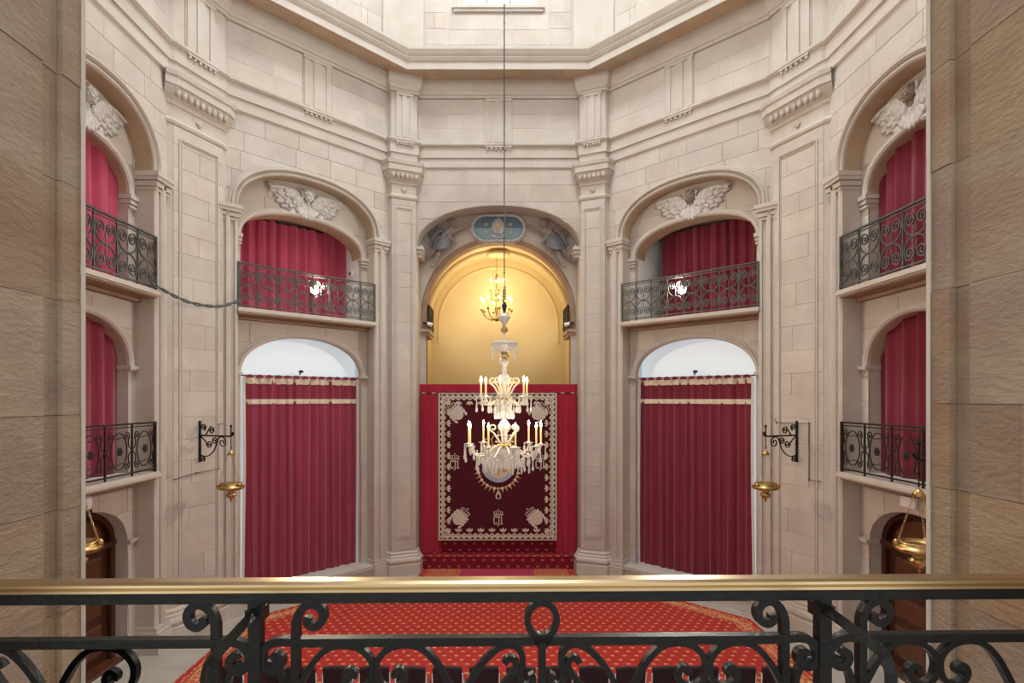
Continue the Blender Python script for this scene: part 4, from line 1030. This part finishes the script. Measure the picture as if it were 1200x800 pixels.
def tier(n, Rr, zp, zd, zc, hc, off, curl_z, drops):
    z0 = CZ(552)
    am = MB(); q = smooth_pts([(0.06,0,zp),(0.16,0,zp-0.02),(0.30*Rr/0.55,0,zd+0.03),(0.72*Rr,0,zd),(0.93*Rr,0,zd+0.05),(Rr,0,zc-0.02)],5); am.tube([(p[0],p[1],p[2]-z0) for p in q],0.014,6); am = am.mesh('glass_arm', OPAL, True)
    cm = MB(); q = smooth_pts([(0.04,0,zp+0.02),(0.10,0,zp+0.10),(0.17,0,curl_z-0.06)],4)[:-1]+[Vector((p[0],0,p[1])) for p in spiral(0.17,curl_z,0.06,0.02,-1.2,1.1,12)]; cm.tube([(p[0],p[1],p[2]-z0) for p in q],0.013,6); cm = cm.mesh('glass_curl', OPAL, True)
    for i in range(n):
        a = 2*PI*i/n+off; rm = Matrix.Rotation(a,4,'Z')
        inst('glass_arm', am, ch, rm)
        if i%2 == 0 or n < 7: inst('glass_curl', cm, ch, Matrix.Rotation(a+PI/n,4,'Z'))
        p = rm @ Vector((Rr,0,zc-z0)); inst('bobeche', bob, ch, T(*p)); candle(ch, (p.x,p.y,p.z+0.02), hc)
        for j in range(3):
            b = a+2*PI*j/3; inst('crystal_drop', drop_l if j == 0 else drop_s, ch, T(p.x+0.07*math.cos(b),p.y+0.07*math.sin(b),p.z))
        if drops:
            for rr_,zz in ((0.55,zd-0.02),(0.78,zd-0.01)):
                inst('crystal_drop', drop_l, ch, rm @ T(Rr*rr_,0,zz-z0))
    for i in range(10):
        b = 2*PI*i/10; inst('crystal_drop', drop_s, ch, T(0.10*math.cos(b),0.10*math.sin(b),zp-z0))
tier(6, 0.37, CZ(468), CZ(474), CZ(464), 0.19, 0.35, CZ(446), False)
tier(9, 0.56, CZ(522), CZ(533), CZ(521), 0.25, 0.1, CZ(501), True)
for i in range(10):
    b = 2*PI*i/10; inst('crystal_drop', drop_l if i%2 else drop_s, ch, T(0.19*math.cos(b),0.19*math.sin(b),CZ(403)-CZ(552)))
for i in range(12):
    b = 2*PI*i/12+0.1
    for rr_,py in ((0.14,480),(0.24,473),(0.20,532),(0.28,536),(0.38,534),(0.46,528),(0.13,538)): inst('crystal_drop', drop_s, ch, T(rr_*math.cos(b),rr_*math.sin(b),CZ(py)-CZ(552)))
    bd = MB()
    for t_ in range(6): s_ = t_/5; bd.ell(((0.09+(0.20-0.09)*s_)*math.cos(b),(0.09+0.11*s_)*math.sin(b),CZ(502)+(CZ(531)-CZ(502))*s_-0.05*math.sin(s_*PI)-CZ(552)),(0.011,0.011,0.011),None,5,4)
    tag(bd.build('bead_swag', CRYST, ch), kind='stuff')
ld = bpy.data.lights.new('chandelier_glow','POINT'); ld.energy = 8; ld.color=(1,0.86,0.66); ld.shadow_soft_size=0.3
lo = link(bpy.data.objects.new('chandelier_glow', ld)); lo.parent = ch; lo.location = (0,0,0.75)
tag(ch, 'large two tier crystal chandelier on a long cable in front of the tapestry', 'chandelier')
# ---- brass chandelier in the apse
bz = lambda py: EYE-(py-467)*0.0247
bc = empty('brass_chandelier', T((582-584)*0.0247,7.75,bz(377))); z0 = bz(377)
m = MB(); m.tube([(0,0,bz(320)-z0),(0,0,8.66-z0)],0.012,6); m.build('suspension_chain', LBRASS, bc)
m = MB(); m.lathe([(0.0,0.0),(0.05,0.03),(0.09,0.08),(0.05,0.14),(0.03,0.2),(0.045,0.3),(0.07,0.4),(0.03,0.48),(0.03,0.7),(0.06,0.78),(0.03,0.86),(0.025,1.1),(0.06,1.2),(0.02,1.4)],12); m.build('stem', LBRASS, bc, True)
cupm = MB(); cupm.lathe([(0.01,-0.04),(0.05,-0.01),(0.06,0.0),(0.025,0.01)],10); cupm = cupm.mesh('drip_cup', LBRASS, True)
for n,Rr,zc,zs,off in ((8,0.44,bz(363)-z0,0.12,0.2),(5,0.20,bz(341)-z0,0.66,0.0)):
    am = MB(); am.tube([tuple(p) for p in smooth_pts([(0.03,0,zs),(0.35*Rr,0,zs-0.06),(0.75*Rr,0,zs+0.02),(Rr,0,zc-0.04)],5)],0.016,6); am = am.mesh('arm', LBRASS, True)
    for i in range(n):
        a = 2*PI*i/n+off; rm = Matrix.Rotation(a,4,'Z'); inst('arm', am, bc, rm); p = rm @ Vector((Rr,0,zc)); inst('drip_cup', cupm, bc, T(*p)); candle(bc,(p.x,p.y,p.z),0.27,0.018,FLAMEA)
ld = bpy.data.lights.new('apse_glow','POINT'); ld.energy = 27; ld.color=(1,0.88,0.66); ld.shadow_soft_size=0.35
lo = link(bpy.data.objects.new('apse_glow', ld)); lo.parent = bc; lo.location = (0,-0.0,0.95)
tag(bc, 'two tier brass candle chandelier hanging in the yellow apse', 'chandelier')

# ---- wall brackets and sanctuary lamps
def bracket_lamp(k, u, lab, L_=0.86):
    C = CORN[k]; ang = math.atan2(C['b'].y, C['b'].x)-PI/2
    fm = Matrix.Translation((C['b'].x*C['rho'], C['b'].y*C['rho'], 0)) @ Matrix.Rotation(ang,4,'Z') @ T(u,-0.022,0)
    br = empty('lamp_bracket', fm @ T(0,0,3.27))
    # bracket drawn in local (y,z): turn so that bar's x runs into the room
    tr = Matrix.Rotation(-PI/2,4,'Z')
    drop = 0.07 if L_ > 0.9 else 0.0
    m = MB(); m.box(0.0,0.022,-0.02,0.02,0.0,0.80); o = m.build('wall_plate', IRON, br); o.matrix_local = tr
    m = MB(); m.bar([(0.02,0.52),(L_-0.04,0.52),(L_,0.55),(L_+0.02,0.60)],0.03,0.03); o = m.build('arm', IRON, br); o.matrix_local = tr
    sc = [smooth_pts([(0.03,0.14),(0.12,0.12),(0.26,0.14),(0.40,0.26),(0.48,0.44),(0.54,0.50)],5)+[Vector(p) for p in spiral(0.60,0.40,0.10,0.02,1.6,-1.4)],
          [Vector(p) for p in spiral(0.10,0.68,0.07,0.015,-1.2,1.5)],
          smooth_pts([(0.04,0.5),(0.12,0.44),(0.2,0.36)],4)+[Vector(p) for p in spiral(0.26,0.36,0.075,0.015,PI,1.5)],
          [Vector(p) for p in spiral(0.09,0.06,0.06,0.015,2.2,-1.4)],
          smooth_pts([(0.16,0.53),(0.22,0.60),(0.30,0.70)],4)+[Vector(p) for p in spiral(0.32,0.62,0.07,0.015,1.9,-1.4)],
          [Vector(p) for p in spiral(0.40,0.42,0.07,0.015,0.4,1.4)]]
    for q in sc:
        m = MB(); m.bar([(p[0],p[1]) for p in q],0.016,0.02); o = m.build('scroll', IRON, br); o.matrix_local = tr
    m = MB(); m.bar([(L_-0.04,0.52),(L_-0.04,0.70)],0.016,0.02); m.ell((L_-0.04,0,0.71),(0.025,0.025,0.03)); o = m.build('finial', IRON, br); o.matrix_local = tr
    tag(br, 'black scrolled iron lamp bracket by '+lab, 'bracket', 'wrought iron lamp brackets')
    hk = fm @ T(0,-(L_-0.04),0)
    lp = empty('hanging_lamp', hk @ T(0,0,2.55-drop))
    m = MB(); m.bar([(0,1.22+drop),(0,1.06),(0.02,1.03),(0,1.0),(-0.02,1.03)],0.012,0.012); m.build('hook', IRON, lp)
    m = MB(); m.lathe([(0.004,0.98),(0.035,0.96),(0.075,0.90),(0.06,0.885),(0.015,0.88)],12); m.build('chain_cap', LBRASS, lp, True)
    for i in range(3):
        a = 2*PI*i/3+0.5; m = MB()
        p0 = Vector((0.05*math.cos(a),0.05*math.sin(a),0.89)); p1 = Vector((0.20*math.cos(a),0.20*math.sin(a),0.36)); n = 14
        for j in range(n):
            q = p0.lerp(p1,(j+0.5)/n); dr = (p1-p0).normalized(); sd = dr.orthogonal() if j%2 else dr.cross(dr.orthogonal()); sd.normalize()
            m.tube([q+dr*0.022*math.cos(t_*PI/4)+sd*0.010*math.sin(t_*PI/4) for t_ in range(8)],0.0035,4,closed=True)
        m.build('chain', LBRASS, lp)
    m = MB(); m.lathe([(0.0,0.0),(0.02,0.02),(0.012,0.05),(0.05,0.08),(0.09,0.12),(0.10,0.15),(0.06,0.175),(0.05,0.20),(0.12,0.22),(0.21,0.245),(0.245,0.275),(0.24,0.30),(0.21,0.31),(0.19,0.34),(0.20,0.36),(0.17,0.36),(0.15,0.33),(0.05,0.31)],24); m.build('bowl', LBRASS, lp, True)
    for i in range(3):
        a = 2*PI*i/3+0.5; m = MB(); m.ell((0.22*math.cos(a),0.22*math.sin(a),0.33),(0.035,0.035,0.05)); m.build('chain_lug', LBRASS, lp, True)
    tag(lp, 'brass sanctuary lamp on chains by '+lab, 'lamp', 'brass sanctuary lamps')
bracket_lamp(3, -0.0, 'the curtained chapel under the round white camera')
bracket_lamp(0, 0.0, 'the curtained chapel under the dazzling floodlight')
bracket_lamp(4, 0.05, 'the door with the round bulkhead lamp', 1.06)
bracket_lamp(7, -0.05, 'the door with the white box light', 1.06)

# ---- cherub reliefs
def feather(mb, root, ang, ln, wd, y):
    d = Vector((math.cos(ang),0,math.sin(ang))); c = Vector(root)+d*ln*0.5
    mb.ell((c.x,y,c.z),(ln*0.5,0.028,wd*0.5),Euler((0,-ang,0)),8,5)
def cherub(mx, headm, lab, tilt=0.0):
    t = empty('cherub_relief', mx)
    for sg in (-1,1):
        wb_ = []
        m = MB()
        for row,(n,l0,l1,yy,wd) in enumerate(((8,0.74,0.46,-0.012,0.17),(7,0.54,0.35,-0.040,0.15),(6,0.36,0.24,-0.065,0.12))):
            for i in range(n):
                s_ = i/(n-1); a = R(6-74*s_**1.1)-0.06*row; ln = l0+(l1-l0)*s_+0.04*math.sin(i*2.3)
                rx, rz = 0.11+0.12*(1-s_), -0.02+0.09*(1-s_)
                aa = a if sg > 0 else PI-a
                feather(m,(sg*rx,0,rz),aa,ln,wd,yy)
        wg = m.build('wing', STUCCO, t, True)
        m = MB(); q = smooth_pts([(sg*0.88,0.06),(sg*0.6,0.12),(sg*0.30,0.10),(sg*0.17,-0.02),(sg*0.12,0.06),(sg*0.15,0.17)],5); m.bar([(p[0],p[1]) for p in q],0.05,0.06,-0.055); m.build('wing_edge', STUCCO, wg)
        m = MB()
        for i in range(4): feather(m,(sg*0.04,0,-0.08),(R(-50-13*i) if sg>0 else PI-R(-50-13*i)),0.36+0.02*i,0.15,-0.045)
        m.build('breast_feathers', STUCCO, wg, True)
    m = MB(); m.ell((0,-0.09,0.05),(0.105,0.11,0.13),None,14,10)
    # cheeks, nose, chin, brow, ears, eye sockets drawn as swellings of the one head
    m.ell((-0.045,-0.165,0.02),(0.04,0.03,0.035)); m.ell((0.045,-0.165,0.02),(0.04,0.03,0.035)); m.ell((0,-0.20,0.035),(0.018,0.02,0.03)); m.ell((0,-0.175,-0.055),(0.035,0.03,0.025)); m.ell((0,-0.185,-0.015),(0.03,0.015,0.009))
    m.ell((-0.04,-0.175,0.075),(0.026,0.02,0.010)); m.ell((0.04,-0.175,0.075),(0.026,0.02,0.010)); m.ell((-0.105,-0.08,0.04),(0.02,0.03,0.035)); m.ell((0.105,-0.08,0.04),(0.02,0.03,0.035))
    m.ell((0,-0.04,-0.09),(0.06,0.05,0.06))
    hd = m.build('head', headm, t, True)
    hm = MB(); rng = random.Random(4)
    for i in range(30):
        a = rng.uniform(0,PI); b = rng.uniform(-0.9,0.9); hm.ell((0.105*math.cos(a)*math.cos(b),-0.09-0.10*math.sin(b)*0.9,0.075+0.12*math.sin(a)*math.cos(b)),(0.03,0.03,0.03),None,6,4)
    hm.build('hair', headm, hd, True)
    for sg in (-1,1):
        e = MB(); e.ell((sg*0.04,-0.188,0.055),(0.014,0.010,0.010),None,6,4); e.build('eye', STUCCOB, hd, True)
    tag(t, lab, 'relief', 'winged cherub reliefs'); return t
for nm, hm_, lab in (('left',STUCCO,'white winged cherub head above the brightly lit rose curtain'),('back_left',STUCCO,'white winged cherub head over the balcony with the round white camera'),('back_right',STUCCOB,'white wings with a brown cherub head over the dazzling floodlight'),('right',STUCCOB,'white wings with a brown cherub head over the door with the white box light')):
    B = BAY[nm]; cherub(B['mx'] @ T(B['c']+0.02,B['r']-0.01,9.12), hm_, lab)

# ---- oval plaque and its two putti
pz = 9.10
pq = empty('heraldic_plaque', T(0,6.69,pz)); tag(pq, 'blue oval heraldic plaque with white rim at the crown of the sanctuary arch', 'plaque')
def stadium(a, b, n=12):
    pts = []
    for k in range(n+1): t_ = -PI/2+PI*k/n; pts.append((a-b+b*math.cos(t_), b*math.sin(t_)))
    for k in range(n+1): t_ = PI/2+PI*k/n; pts.append((-(a-b)+b*math.cos(t_), b*math.sin(t_)))
    return pts
m = MB(); m.prism(stadium(0.70,0.34),-0.06,0.0); m.build('plaque_field', BLUE1, pq)
m = MB(); q = [p for p in stadium(0.66,0.30) if p[1] < 0.0]; q = sorted([p for p in q if p[0]>0],key=lambda p:p[1])+[]; 
low = [(x,z) for x,z in stadium(0.64,0.29,20) if z <= 0.001]; low.sort(key=lambda p: math.atan2(p[1]-0.0,p[0])); m.prism(low+[(-0.64,0.0),(0.64,0.0)] if False else low,-0.068,-0.06); m.build('pale_band', BLUE2, pq)
m = MB(); m.tube([(x,-0.06,z) for x,z in stadium(0.70,0.34,14)],0.035,8,closed=True); m.build('rim', STUCCO, pq, True)
m = MB(); m.tube([(x,-0.03,z) for x,z in stadium(0.75,0.385,14)],0.02,6,closed=True); m.build('outer_rope', STUCCO, pq, True)
m = MB(); m.ell((0,-0.07,0.03),(0.12,0.04,0.15),None,12,8); cr = m.build('crest', STUCCO, pq, True)
m = MB(); m.prism([(p[0]*0.5,p[1]*0.5-0.05) for p in shield(0.30,0.32)],-0.125,-0.10); m.build('crest_shield', GOLDP, cr)
m = MB(); crown(m,0.18,0.14,-0.08); m.v=[(v[0],v[1],v[2]+0.15) for v in m.v]; m.build('crest_crown', STUCCO, cr)
for sg in (-1,1):
    for k in range(8):
        a = R(-70+k*20); m = MB(); m.ell((sg*0.15*math.cos(a),-0.08,0.02+0.17*math.sin(a)),(0.03,0.02,0.05),Euler((0,sg*(-a+0.6),0)),6,4); m.build('laurel_leaf', STUCCO, cr, True)
    for z in (0.10,-0.11):
        m = MB(); m.prism([((0.055 if i%2==0 else 0.024)*math.cos(i*PI/5+PI/2)+sg*0.33,(0.055 if i%2==0 else 0.024)*math.sin(i*PI/5+PI/2)+z) for i in range(10)],-0.09,-0.06); m.build('star', GOLDP, pq)
    m = MB(); m.ell((sg*0.13,-0.08,-0.21),(0.05,0.03,0.03)); m.ell((sg*0.175,-0.09,-0.195),(0.025,0.025,0.03)); m.box(sg*0.10-0.008,sg*0.10+0.008,-0.09,-0.07,-0.25,-0.21); m.box(sg*0.15-0.008,sg*0.15+0.008,-0.09,-0.07,-0.25,-0.21); m.build('small_lion', STUCCO, pq, True)
m = MB(); m.box(-0.13,0.13,-0.08,-0.06,-0.27,-0.25); m.build('ground_line', STUCCO, pq)
def putto(sg):
    t = empty('putto', T(sg*1.50,6.60,8.56) @ Matrix.Diagonal((1.15,1.0,1.15,1)))
    # skeleton: (x towards plaque is negative for sg=+1, so mirror with -sg), z relative to base
    f = -sg
    J = [(0.00,0,0.12,0.10),(0.06,-0.02,0.22,0.115),(0.14,-0.04,0.34,0.11),(0.20,-0.05,0.42,0.055),(0.235,-0.07,0.52,0.085),  # pelvis, belly, chest, neck, head
         (0.25,-0.05,0.36,0.048),(0.40,-0.05,0.42,0.042),(0.58,-0.04,0.50,0.030),  # reaching arm
         (0.12,-0.10,0.32,0.048),(0.22,-0.12,0.18,0.040),(0.33,-0.10,0.06,0.030),  # hanging arm
         (-0.02,-0.03,0.02,0.085),(-0.10,-0.06,-0.20,0.062),(-0.20,-0.03,-0.42,0.045),(-0.28,-0.06,-0.46,0.03), # leg
         (-0.10,-0.02,0.06,0.085),(-0.22,-0.02,-0.08,0.060),(-0.32,0.0,-0.24,0.042),(-0.40,-0.03,-0.27,0.03)]
    E_ = [(0,1),(1,2),(2,3),(3,4),(2,5),(5,6),(6,7),(2,8),(8,9),(9,10),(0,11),(11,12),(12,13),(13,14),(0,15),(15,16),(16,17),(17,18)]
    me = bpy.data.meshes.new('body'); me.from_pydata([(f*j[0],j[1],j[2]) for j in J], E_, []); me.materials.append(PUTTO)
    o = link(bpy.data.objects.new('body', me)); o.parent = t
    sk = o.modifiers.new('skin','SKIN'); sk.use_smooth_shade = True
    for i,j in enumerate(J): me.skin_vertices[0].data[i].radius = (j[3],j[3]); me.skin_vertices[0].data[i].use_root = (i==0)
    sb = o.modifiers.new('sub','SUBSURF'); sb.levels = 2; sb.render_levels = 2
    m = MB(); 
    m.ell((f*0.24,-0.10,0.545),(0.085,0.085,0.095),None,12,8); m.ell((f*0.265,-0.18,0.535),(0.018,0.02,0.025)); m.ell((f*0.25,-0.165,0.505),(0.03,0.02,0.02)); m.ell((f*0.22,-0.165,0.565),(0.02,0.014,0.01)); m.ell((f*0.29,-0.165,0.565),(0.02,0.014,0.01)); m.build('face', PUTTO, t, True)
    m = MB(); rng = random.Random(8)
    for i in range(22):
        a = rng.uniform(0.1,PI-0.1); b = rng.uniform(-0.6,1.2); m.ell((f*0.23+0.085*math.cos(a),-0.07-0.07*math.cos(b)*0.6,0.575+0.075*math.sin(a)),(0.028,0.03,0.028),None,6,4)
    m.build('hair', PUTTO, t, True)
    # drapery: overlapping folds wound round the hips
    for i in range(9):
        s_ = i/8; q = smooth_pts([(f*(-0.26+0.10*s_),-0.03,0.00+0.28*s_),(f*(-0.08+0.10*s_),-0.15,-0.06+0.26*s_),(f*(0.08+0.08*s_),-0.15,-0.02+0.22*s_),(f*(0.20+0.02*s_),-0.05,0.06+0.18*s_)],4)
        m = MB(); m.tube(q,[0.02+0.022*math.sin(PI*k/(len(q)-1)) for k in range(len(q))],6); m.build('drapery_fold', DRAPE, t, True)
    m = MB(); q = smooth_pts([(f*0.02,-0.06,0.38),(f*-0.12,-0.05,0.34),(f*-0.24,-0.03,0.16),(f*-0.30,-0.02,0.05)],4); m.tube(q,[0.05]*len(q),6); m.build('sash', DRAPE, t, True)
    m = MB()
    for i in range(6):
        a = R(165+16*i); aa = a if f > 0 else PI-a; feather(m,(f*(0.02),0,0.36),aa,0.46-0.045*i,0.09,0.005)
    for i in range(5):
        a = R(150+16*i); aa = a if f > 0 else PI-a; feather(m,(f*0.04,0,0.40),aa,0.30-0.02*i,0.08,-0.02)
    m.build('wing', DRAPE if sg < 0 else STUCCOB, t, True)
    # hand on the rim: palm and five fingers
    m = MB(); px_, pz_ = f*0.60, 0.505; m.ell((px_,-0.04,pz_),(0.03,0.018,0.026))
    for k in range(4): m.tube([(px_+f*0.015,-0.045,pz_+0.018-0.012*k),(px_+f*(0.045+0.006*(k in (1,2))),-0.055,pz_+0.014-0.013*k),(px_+f*0.06,-0.045,pz_+0.008-0.013*k)],0.007,5)
    m.tube([(px_,-0.05,pz_+0.02),(px_+f*0.015,-0.06,pz_+0.045)],0.008,5); m.build('hand', PUTTO, t, True)
    tag(t, 'winged stucco putto in '+('blue grey' if sg<0 else 'dark grey')+' drapery holding the oval plaque'+(', pale feathered wing' if False else (', brown wing' if sg>0 else ', grey wing')), 'putto', 'putti holding the oval plaque')
putto(-1); putto(1)

# ---- cables
q = [ray(178,333,9.62),ray(190,339,9.85),ray(205,347,10.05),ray(222,354,10.35),ray(240,358,10.65),ray(256,359,10.95),ray(270,356,11.2),ray(280,352,11.38)]
cb = empty('draped_cable', Matrix.Translation(q[0])); inv = cb.matrix_world.inverted(); qq = [inv @ p for p in smooth_pts(q,5)]
for o_ in (0,PI):
    m = MB(); m.tube([p+Vector((0.0,-0.02*math.cos(i*0.8+o_),0.02*math.sin(i*0.8+o_))) for i,p in enumerate(qq)],0.016,6); m.build('cable_strand', CABLE, cb, True)
tag(cb, 'thick twisted grey cable draped between two balconies across the pilaster', 'cable')
def pier_cable(k, pts, name, lab):
    C = CORN[k]; out = []
    for x,y in pts:
        r_ = Vector(((x-584)/655,1.0)); d = (C['rho']-0.03-CAMY*C['b'].y)/(r_.x*C['b'].x+r_.y*C['b'].y); out.append(ray(x,y,d))
    c0 = empty(name, Matrix.Translation(out[0])); m = MB(); m.tube([p-out[0] for p in out],0.009,5); m.build('cable_run', CABLED, c0)
    for p in out[1:-1]:
        m = MB(); q_ = p-out[0]; m.ell(q_,(0.02,0.02,0.02),None,6,4); m.build('cable_clip', CABLED, c0)
    tag(c0, lab, 'cable')
pier_cable(3, [(203,562),(230,554),(256,549),(256,497),(262,496)], 'clipped_cable', 'thin brown cable clipped under the lamp bracket by the round white camera chapel')
pier_cable(0, [(908,491),(910,495),(948,496),(948,562),(962,564)], 'clipped_cable', 'thin brown cable clipped around the lamp bracket by the dazzling floodlight chapel')

# ---- chairs
def make_chair():
    t = empty('stacking_chair')
    m = MB(); m.add([(-0.17,0.0,0.62),(0.17,0.0,0.62),(0.19,-0.05,1.0),(-0.19,-0.05,1.0),(-0.17,0.05,0.62),(0.17,0.05,0.62),(0.19,0.0,1.0),(-0.19,0.0,1.0)],[(0,1,2,3),(5,4,7,6),(3,2,6,7),(0,4,5,1),(1,5,6,2),(0,3,7,4)])
    m.tube([(-0.19,-0.025,1.0),(0.0,-0.025,1.012),(0.19,-0.025,1.0)],0.028,8); m.build('backrest', CHAIRM, t)
    m = MB(); m.box(-0.21,0.21,0.05,0.48,0.42,0.48); m.build('seat', CHAIRM, t)
    for sx in (-1,1):
        m = MB(); m.tube([(sx*0.200,0.0,0.0),(sx*0.200,0.01,0.45),(sx*0.195,-0.03,0.95)],0.012,6); m.build('leg', CHROME, t, True)
        m = MB(); m.tube([(sx*0.200,0.46,0.0),(sx*0.200,0.45,0.44)],0.012,6); m.build('leg', CHROME, t, True)
        m = MB(); m.tube([(sx*0.200,0.0,0.66),(sx*0.206,0.2,0.68),(sx*0.206,0.42,0.66),(sx*0.200,0.45,0.44)],0.013,6); m.build('armrest', CHROME, t, True)
    return t
def copy_tree(o, parent=None):
    c = o.copy(); link(c); c.parent = parent
    for k in list(o.children): copy_tree(k, c)
    return c
pc = make_chair(); n = 0
for i in range(16):
    x = (267+42.9*i-584)*0.0110
    o = pc if i == 0 else copy_tree(pc)
    o.location = (x,-1.22+0.01*math.sin(i*2.1),0.019); o.rotation_euler = (0,0,R(1.0*math.sin(i*1.7)))
    tag(o, 'black upholstered chair with steel frame in the row facing the altar', 'chair', 'row of black chairs on the red carpet')

# ---- foreground balustrade
kx = 1.55/655
bal = empty('gallery_balustrade', Matrix.Translation(((635-584)*kx, CAMY+1.55, 3.2)) @ Matrix.Rotation(R(1.0),4,'Z'))
LX = lambda x: (x-635)*kx
LZ = lambda y: EYE-(y-467)*kx-3.2
XA, XB = -1.86, 1.62
m = MB(); prof = [(-0.022,LZ(690)),(-0.030,LZ(688.5)),(-0.030,LZ(685.5)),(-0.024,LZ(684)),(-0.028,LZ(682.5)),(-0.028,LZ(679.5)),(-0.018,LZ(677)),(0.018,LZ(677)),(0.028,LZ(679.5)),(0.028,LZ(682.5)),(0.024,LZ(684)),(0.030,LZ(685.5)),(0.030,LZ(688.5)),(0.022,LZ(690))]
vs = [(x,p[0],p[1]) for x in (XA,XB) for p in prof]; k = len(prof)
m.add(vs,[(i,i+1,i+1+k,i+k) for i in range(k-1)]+[(k-1,0,k,2*k-1),tuple(range(k))[::-1],tuple(range(k,2*k))]); m.build('brass_handrail', BRASS, bal)
m = MB(); m.box(XA,XB,-0.022,0.022,LZ(702),LZ(690)); m.build('rail_bar', IRON, bal)
m = MB(); m.box(XA,XB,-0.014,0.014,0.07,0.095); m.build('bottom_rail', IRON, bal)
bd_, wd_ = 0.022, 0.0165
def forged(pts, name='scroll', wd=wd_, dp=bd_, mirror=None, k=5, y=0.0):
    q = smooth_pts([(LX(a),LZ(b)) for a,b in pts],k); m = MB(); m.bar([(p[0],p[1]) for p in q],wd,dp,y); return m.mesh(name, IRON)
def put(me, name, xs=0.0, flip=False):
    mx = T(xs,0,0) @ (Matrix.Diagonal((-1,1,1,1)) if flip else Matrix.Identity(4)); return inst(name, me, bal, mx)
MIR = 862
S1 = [(726,812),(712,785),(694,764),(680,755),(668,755),(659,764),(658,778),(661,792),(657,802),(649,802),(645,795),(648,788)]
S1b = [(679,776),(674,770),(667,772),(666,781),(674,794),(688,812),(700,830)]
S2 = [(738,812),(748,792),(760,772),(776,757),(795,753),(814,758),(826,771),(828,786),(822,800),(810,805),(799,800),(795,790),(800,782),(807,785),(806,791)]
CURL = [(921,1000),(921,800),(921,740),(920,724),(914,711),(904,705),(894,708),(889,717),(892,727),(900,731),(907,727),(907,720)]
MEND = [(921,749),(940,748),(953,753),(960,764),(957,777),(947,782),(939,777),(938,768),(944,764),(948,768)]
PO = [(968,786),(976,775),(987,775),(996,786),(1001,805),(1002,840)]
m1, m1b, m2 = forged(S1), forged(S1b), forged(S2)
low = lambda P: [(a,2*MIR-b) for a,b in P]
m1l, m1bl, m2l = forged(low(S1)), forged(low(S1b)), forged(low(S2))
# stems that join the upper and the lower scrolls
j1 = forged([(726,812),(734,862),(726,912)]); j2 = forged([(738,812),(734,862),(738,912)])
curl = forged(CURL,'scroll_upright',0.022,0.024); mend = forged(MEND,'bar_end_scroll',0.022,0.026); pod = forged(PO,'post_scroll')
PERIOD = 2*(967-635)*kx
for cx in (0.0,-PERIOD):            # bays centred on a ring; post halfway between
    for fl_ in (False,True):
        for me,nm in ((m1,'scroll'),(m1b,'scroll'),(m2,'scroll'),(m1l,'scroll'),(m1bl,'scroll'),(m2l,'scroll'),(j1,'scroll_stem'),(j2,'scroll_stem')):
            if cx == 0.0 or not fl_: put(me,nm,cx,fl_)
    pass
# mirror copies of the second and outer scrolls about x=830 and the posts
def refl(me, name, px, xs=0.0):   # reflect about the vertical line px
    return inst(name, me, bal, T(2*LX(px)+xs,0,0) @ Matrix.Diagonal((-1,1,1,1)))
def shift(me, name, dpx): return inst(name, me, bal, T(dpx*kx,0,0))
for me in (m2,m2l,j2): 
    refl(me,'scroll',830); shift(me,'scroll',-(830-635)*2)            # outer member of each pair
    refl(me,'scroll',967); shift(me,'scroll',(967-830)*2)             # beyond the right post
    shift(me,'scroll',-(967-635)*2); refl(me,'scroll',(830+635-332*2+ (635-332*2) - 635)/1.0 if False else 635-332*2+195)
for me,nm in ((curl,'scroll_upright'),(mend,'bar_end_scroll'),(pod,'post_scroll')):
    if nm != 'post_scroll':
        shift(me,nm,0); refl(me,nm,635); refl(me,nm,967); shift(me,nm,-(967-635)*2)
    else:
        shift(me,nm,0); refl(me,nm,967); refl(me,nm,635); shift(me,nm,-(967-635)*2)
mid = MB(); mid.box(LX(380),LX(921),-0.014,0.014,LZ(754),LZ(744))
m = MB(); m.box(LX(349),LX(921),-0.014,0.014,LZ(754),LZ(744)); m.build('middle_rail', IRON, bal)
m = MB(); m.box(LX(1013),XB,-0.014,0.014,LZ(754),LZ(744)); m.build('middle_rail', IRON, bal)
m = MB(); m.box(XA,LX(257),-0.014,0.014,LZ(754),LZ(744)); m.build('middle_rail', IRON, bal)
rg_ = MB(); rg_.bar([(0.0405*math.cos(a*PI/16),LZ(725)+0.0475*math.sin(a*PI/16)) for a in range(32)],0.017,0.024,closed=True); rg_.build('ring', IRON, bal)
m = MB(); m.box(-0.010,0.010,-0.014,0.014,0.0,LZ(750)); m.build('centre_baluster', IRON, bal)
m = MB(); m.prism([(-0.03,LZ(744)),(0.03,LZ(744)),(0.012,LZ(757)),(-0.012,LZ(757))],-0.014,0.014); m.build('ring_foot', IRON, bal)
for px in (967,303):
    m = MB(); m.box(LX(px)-0.017,LX(px)+0.017,-0.017,0.017,0.0,LZ(700)); m.box(LX(px)-0.03,LX(px)+0.03,-0.03,0.03,0.0,0.02); m.build('post', IRON, bal)
    st_ = MB(); x = LX(px); zt = LZ(716)
    q = smooth_pts([(x,0.03,zt+0.004),(x,-0.05,zt+0.004),(x,-0.15,zt-0.004),(x,-0.235,zt-0.012),(x,-0.262,zt-0.035),(x,-0.268,zt-0.08),(x,-0.27,zt-0.3),(x,-0.27,0.0)],4)
    st_.tube(q,0.017,4); st_.build('back_stay', IRON, bal)
    m = MB(); m.box(x-0.022,x+0.022,-0.024,0.034,LZ(724),LZ(709)); m.build('stay_collar', IRON, bal)
tag(bal, 'black wrought iron gallery balustrade with scrolls and a brass handrail', 'balustrade')
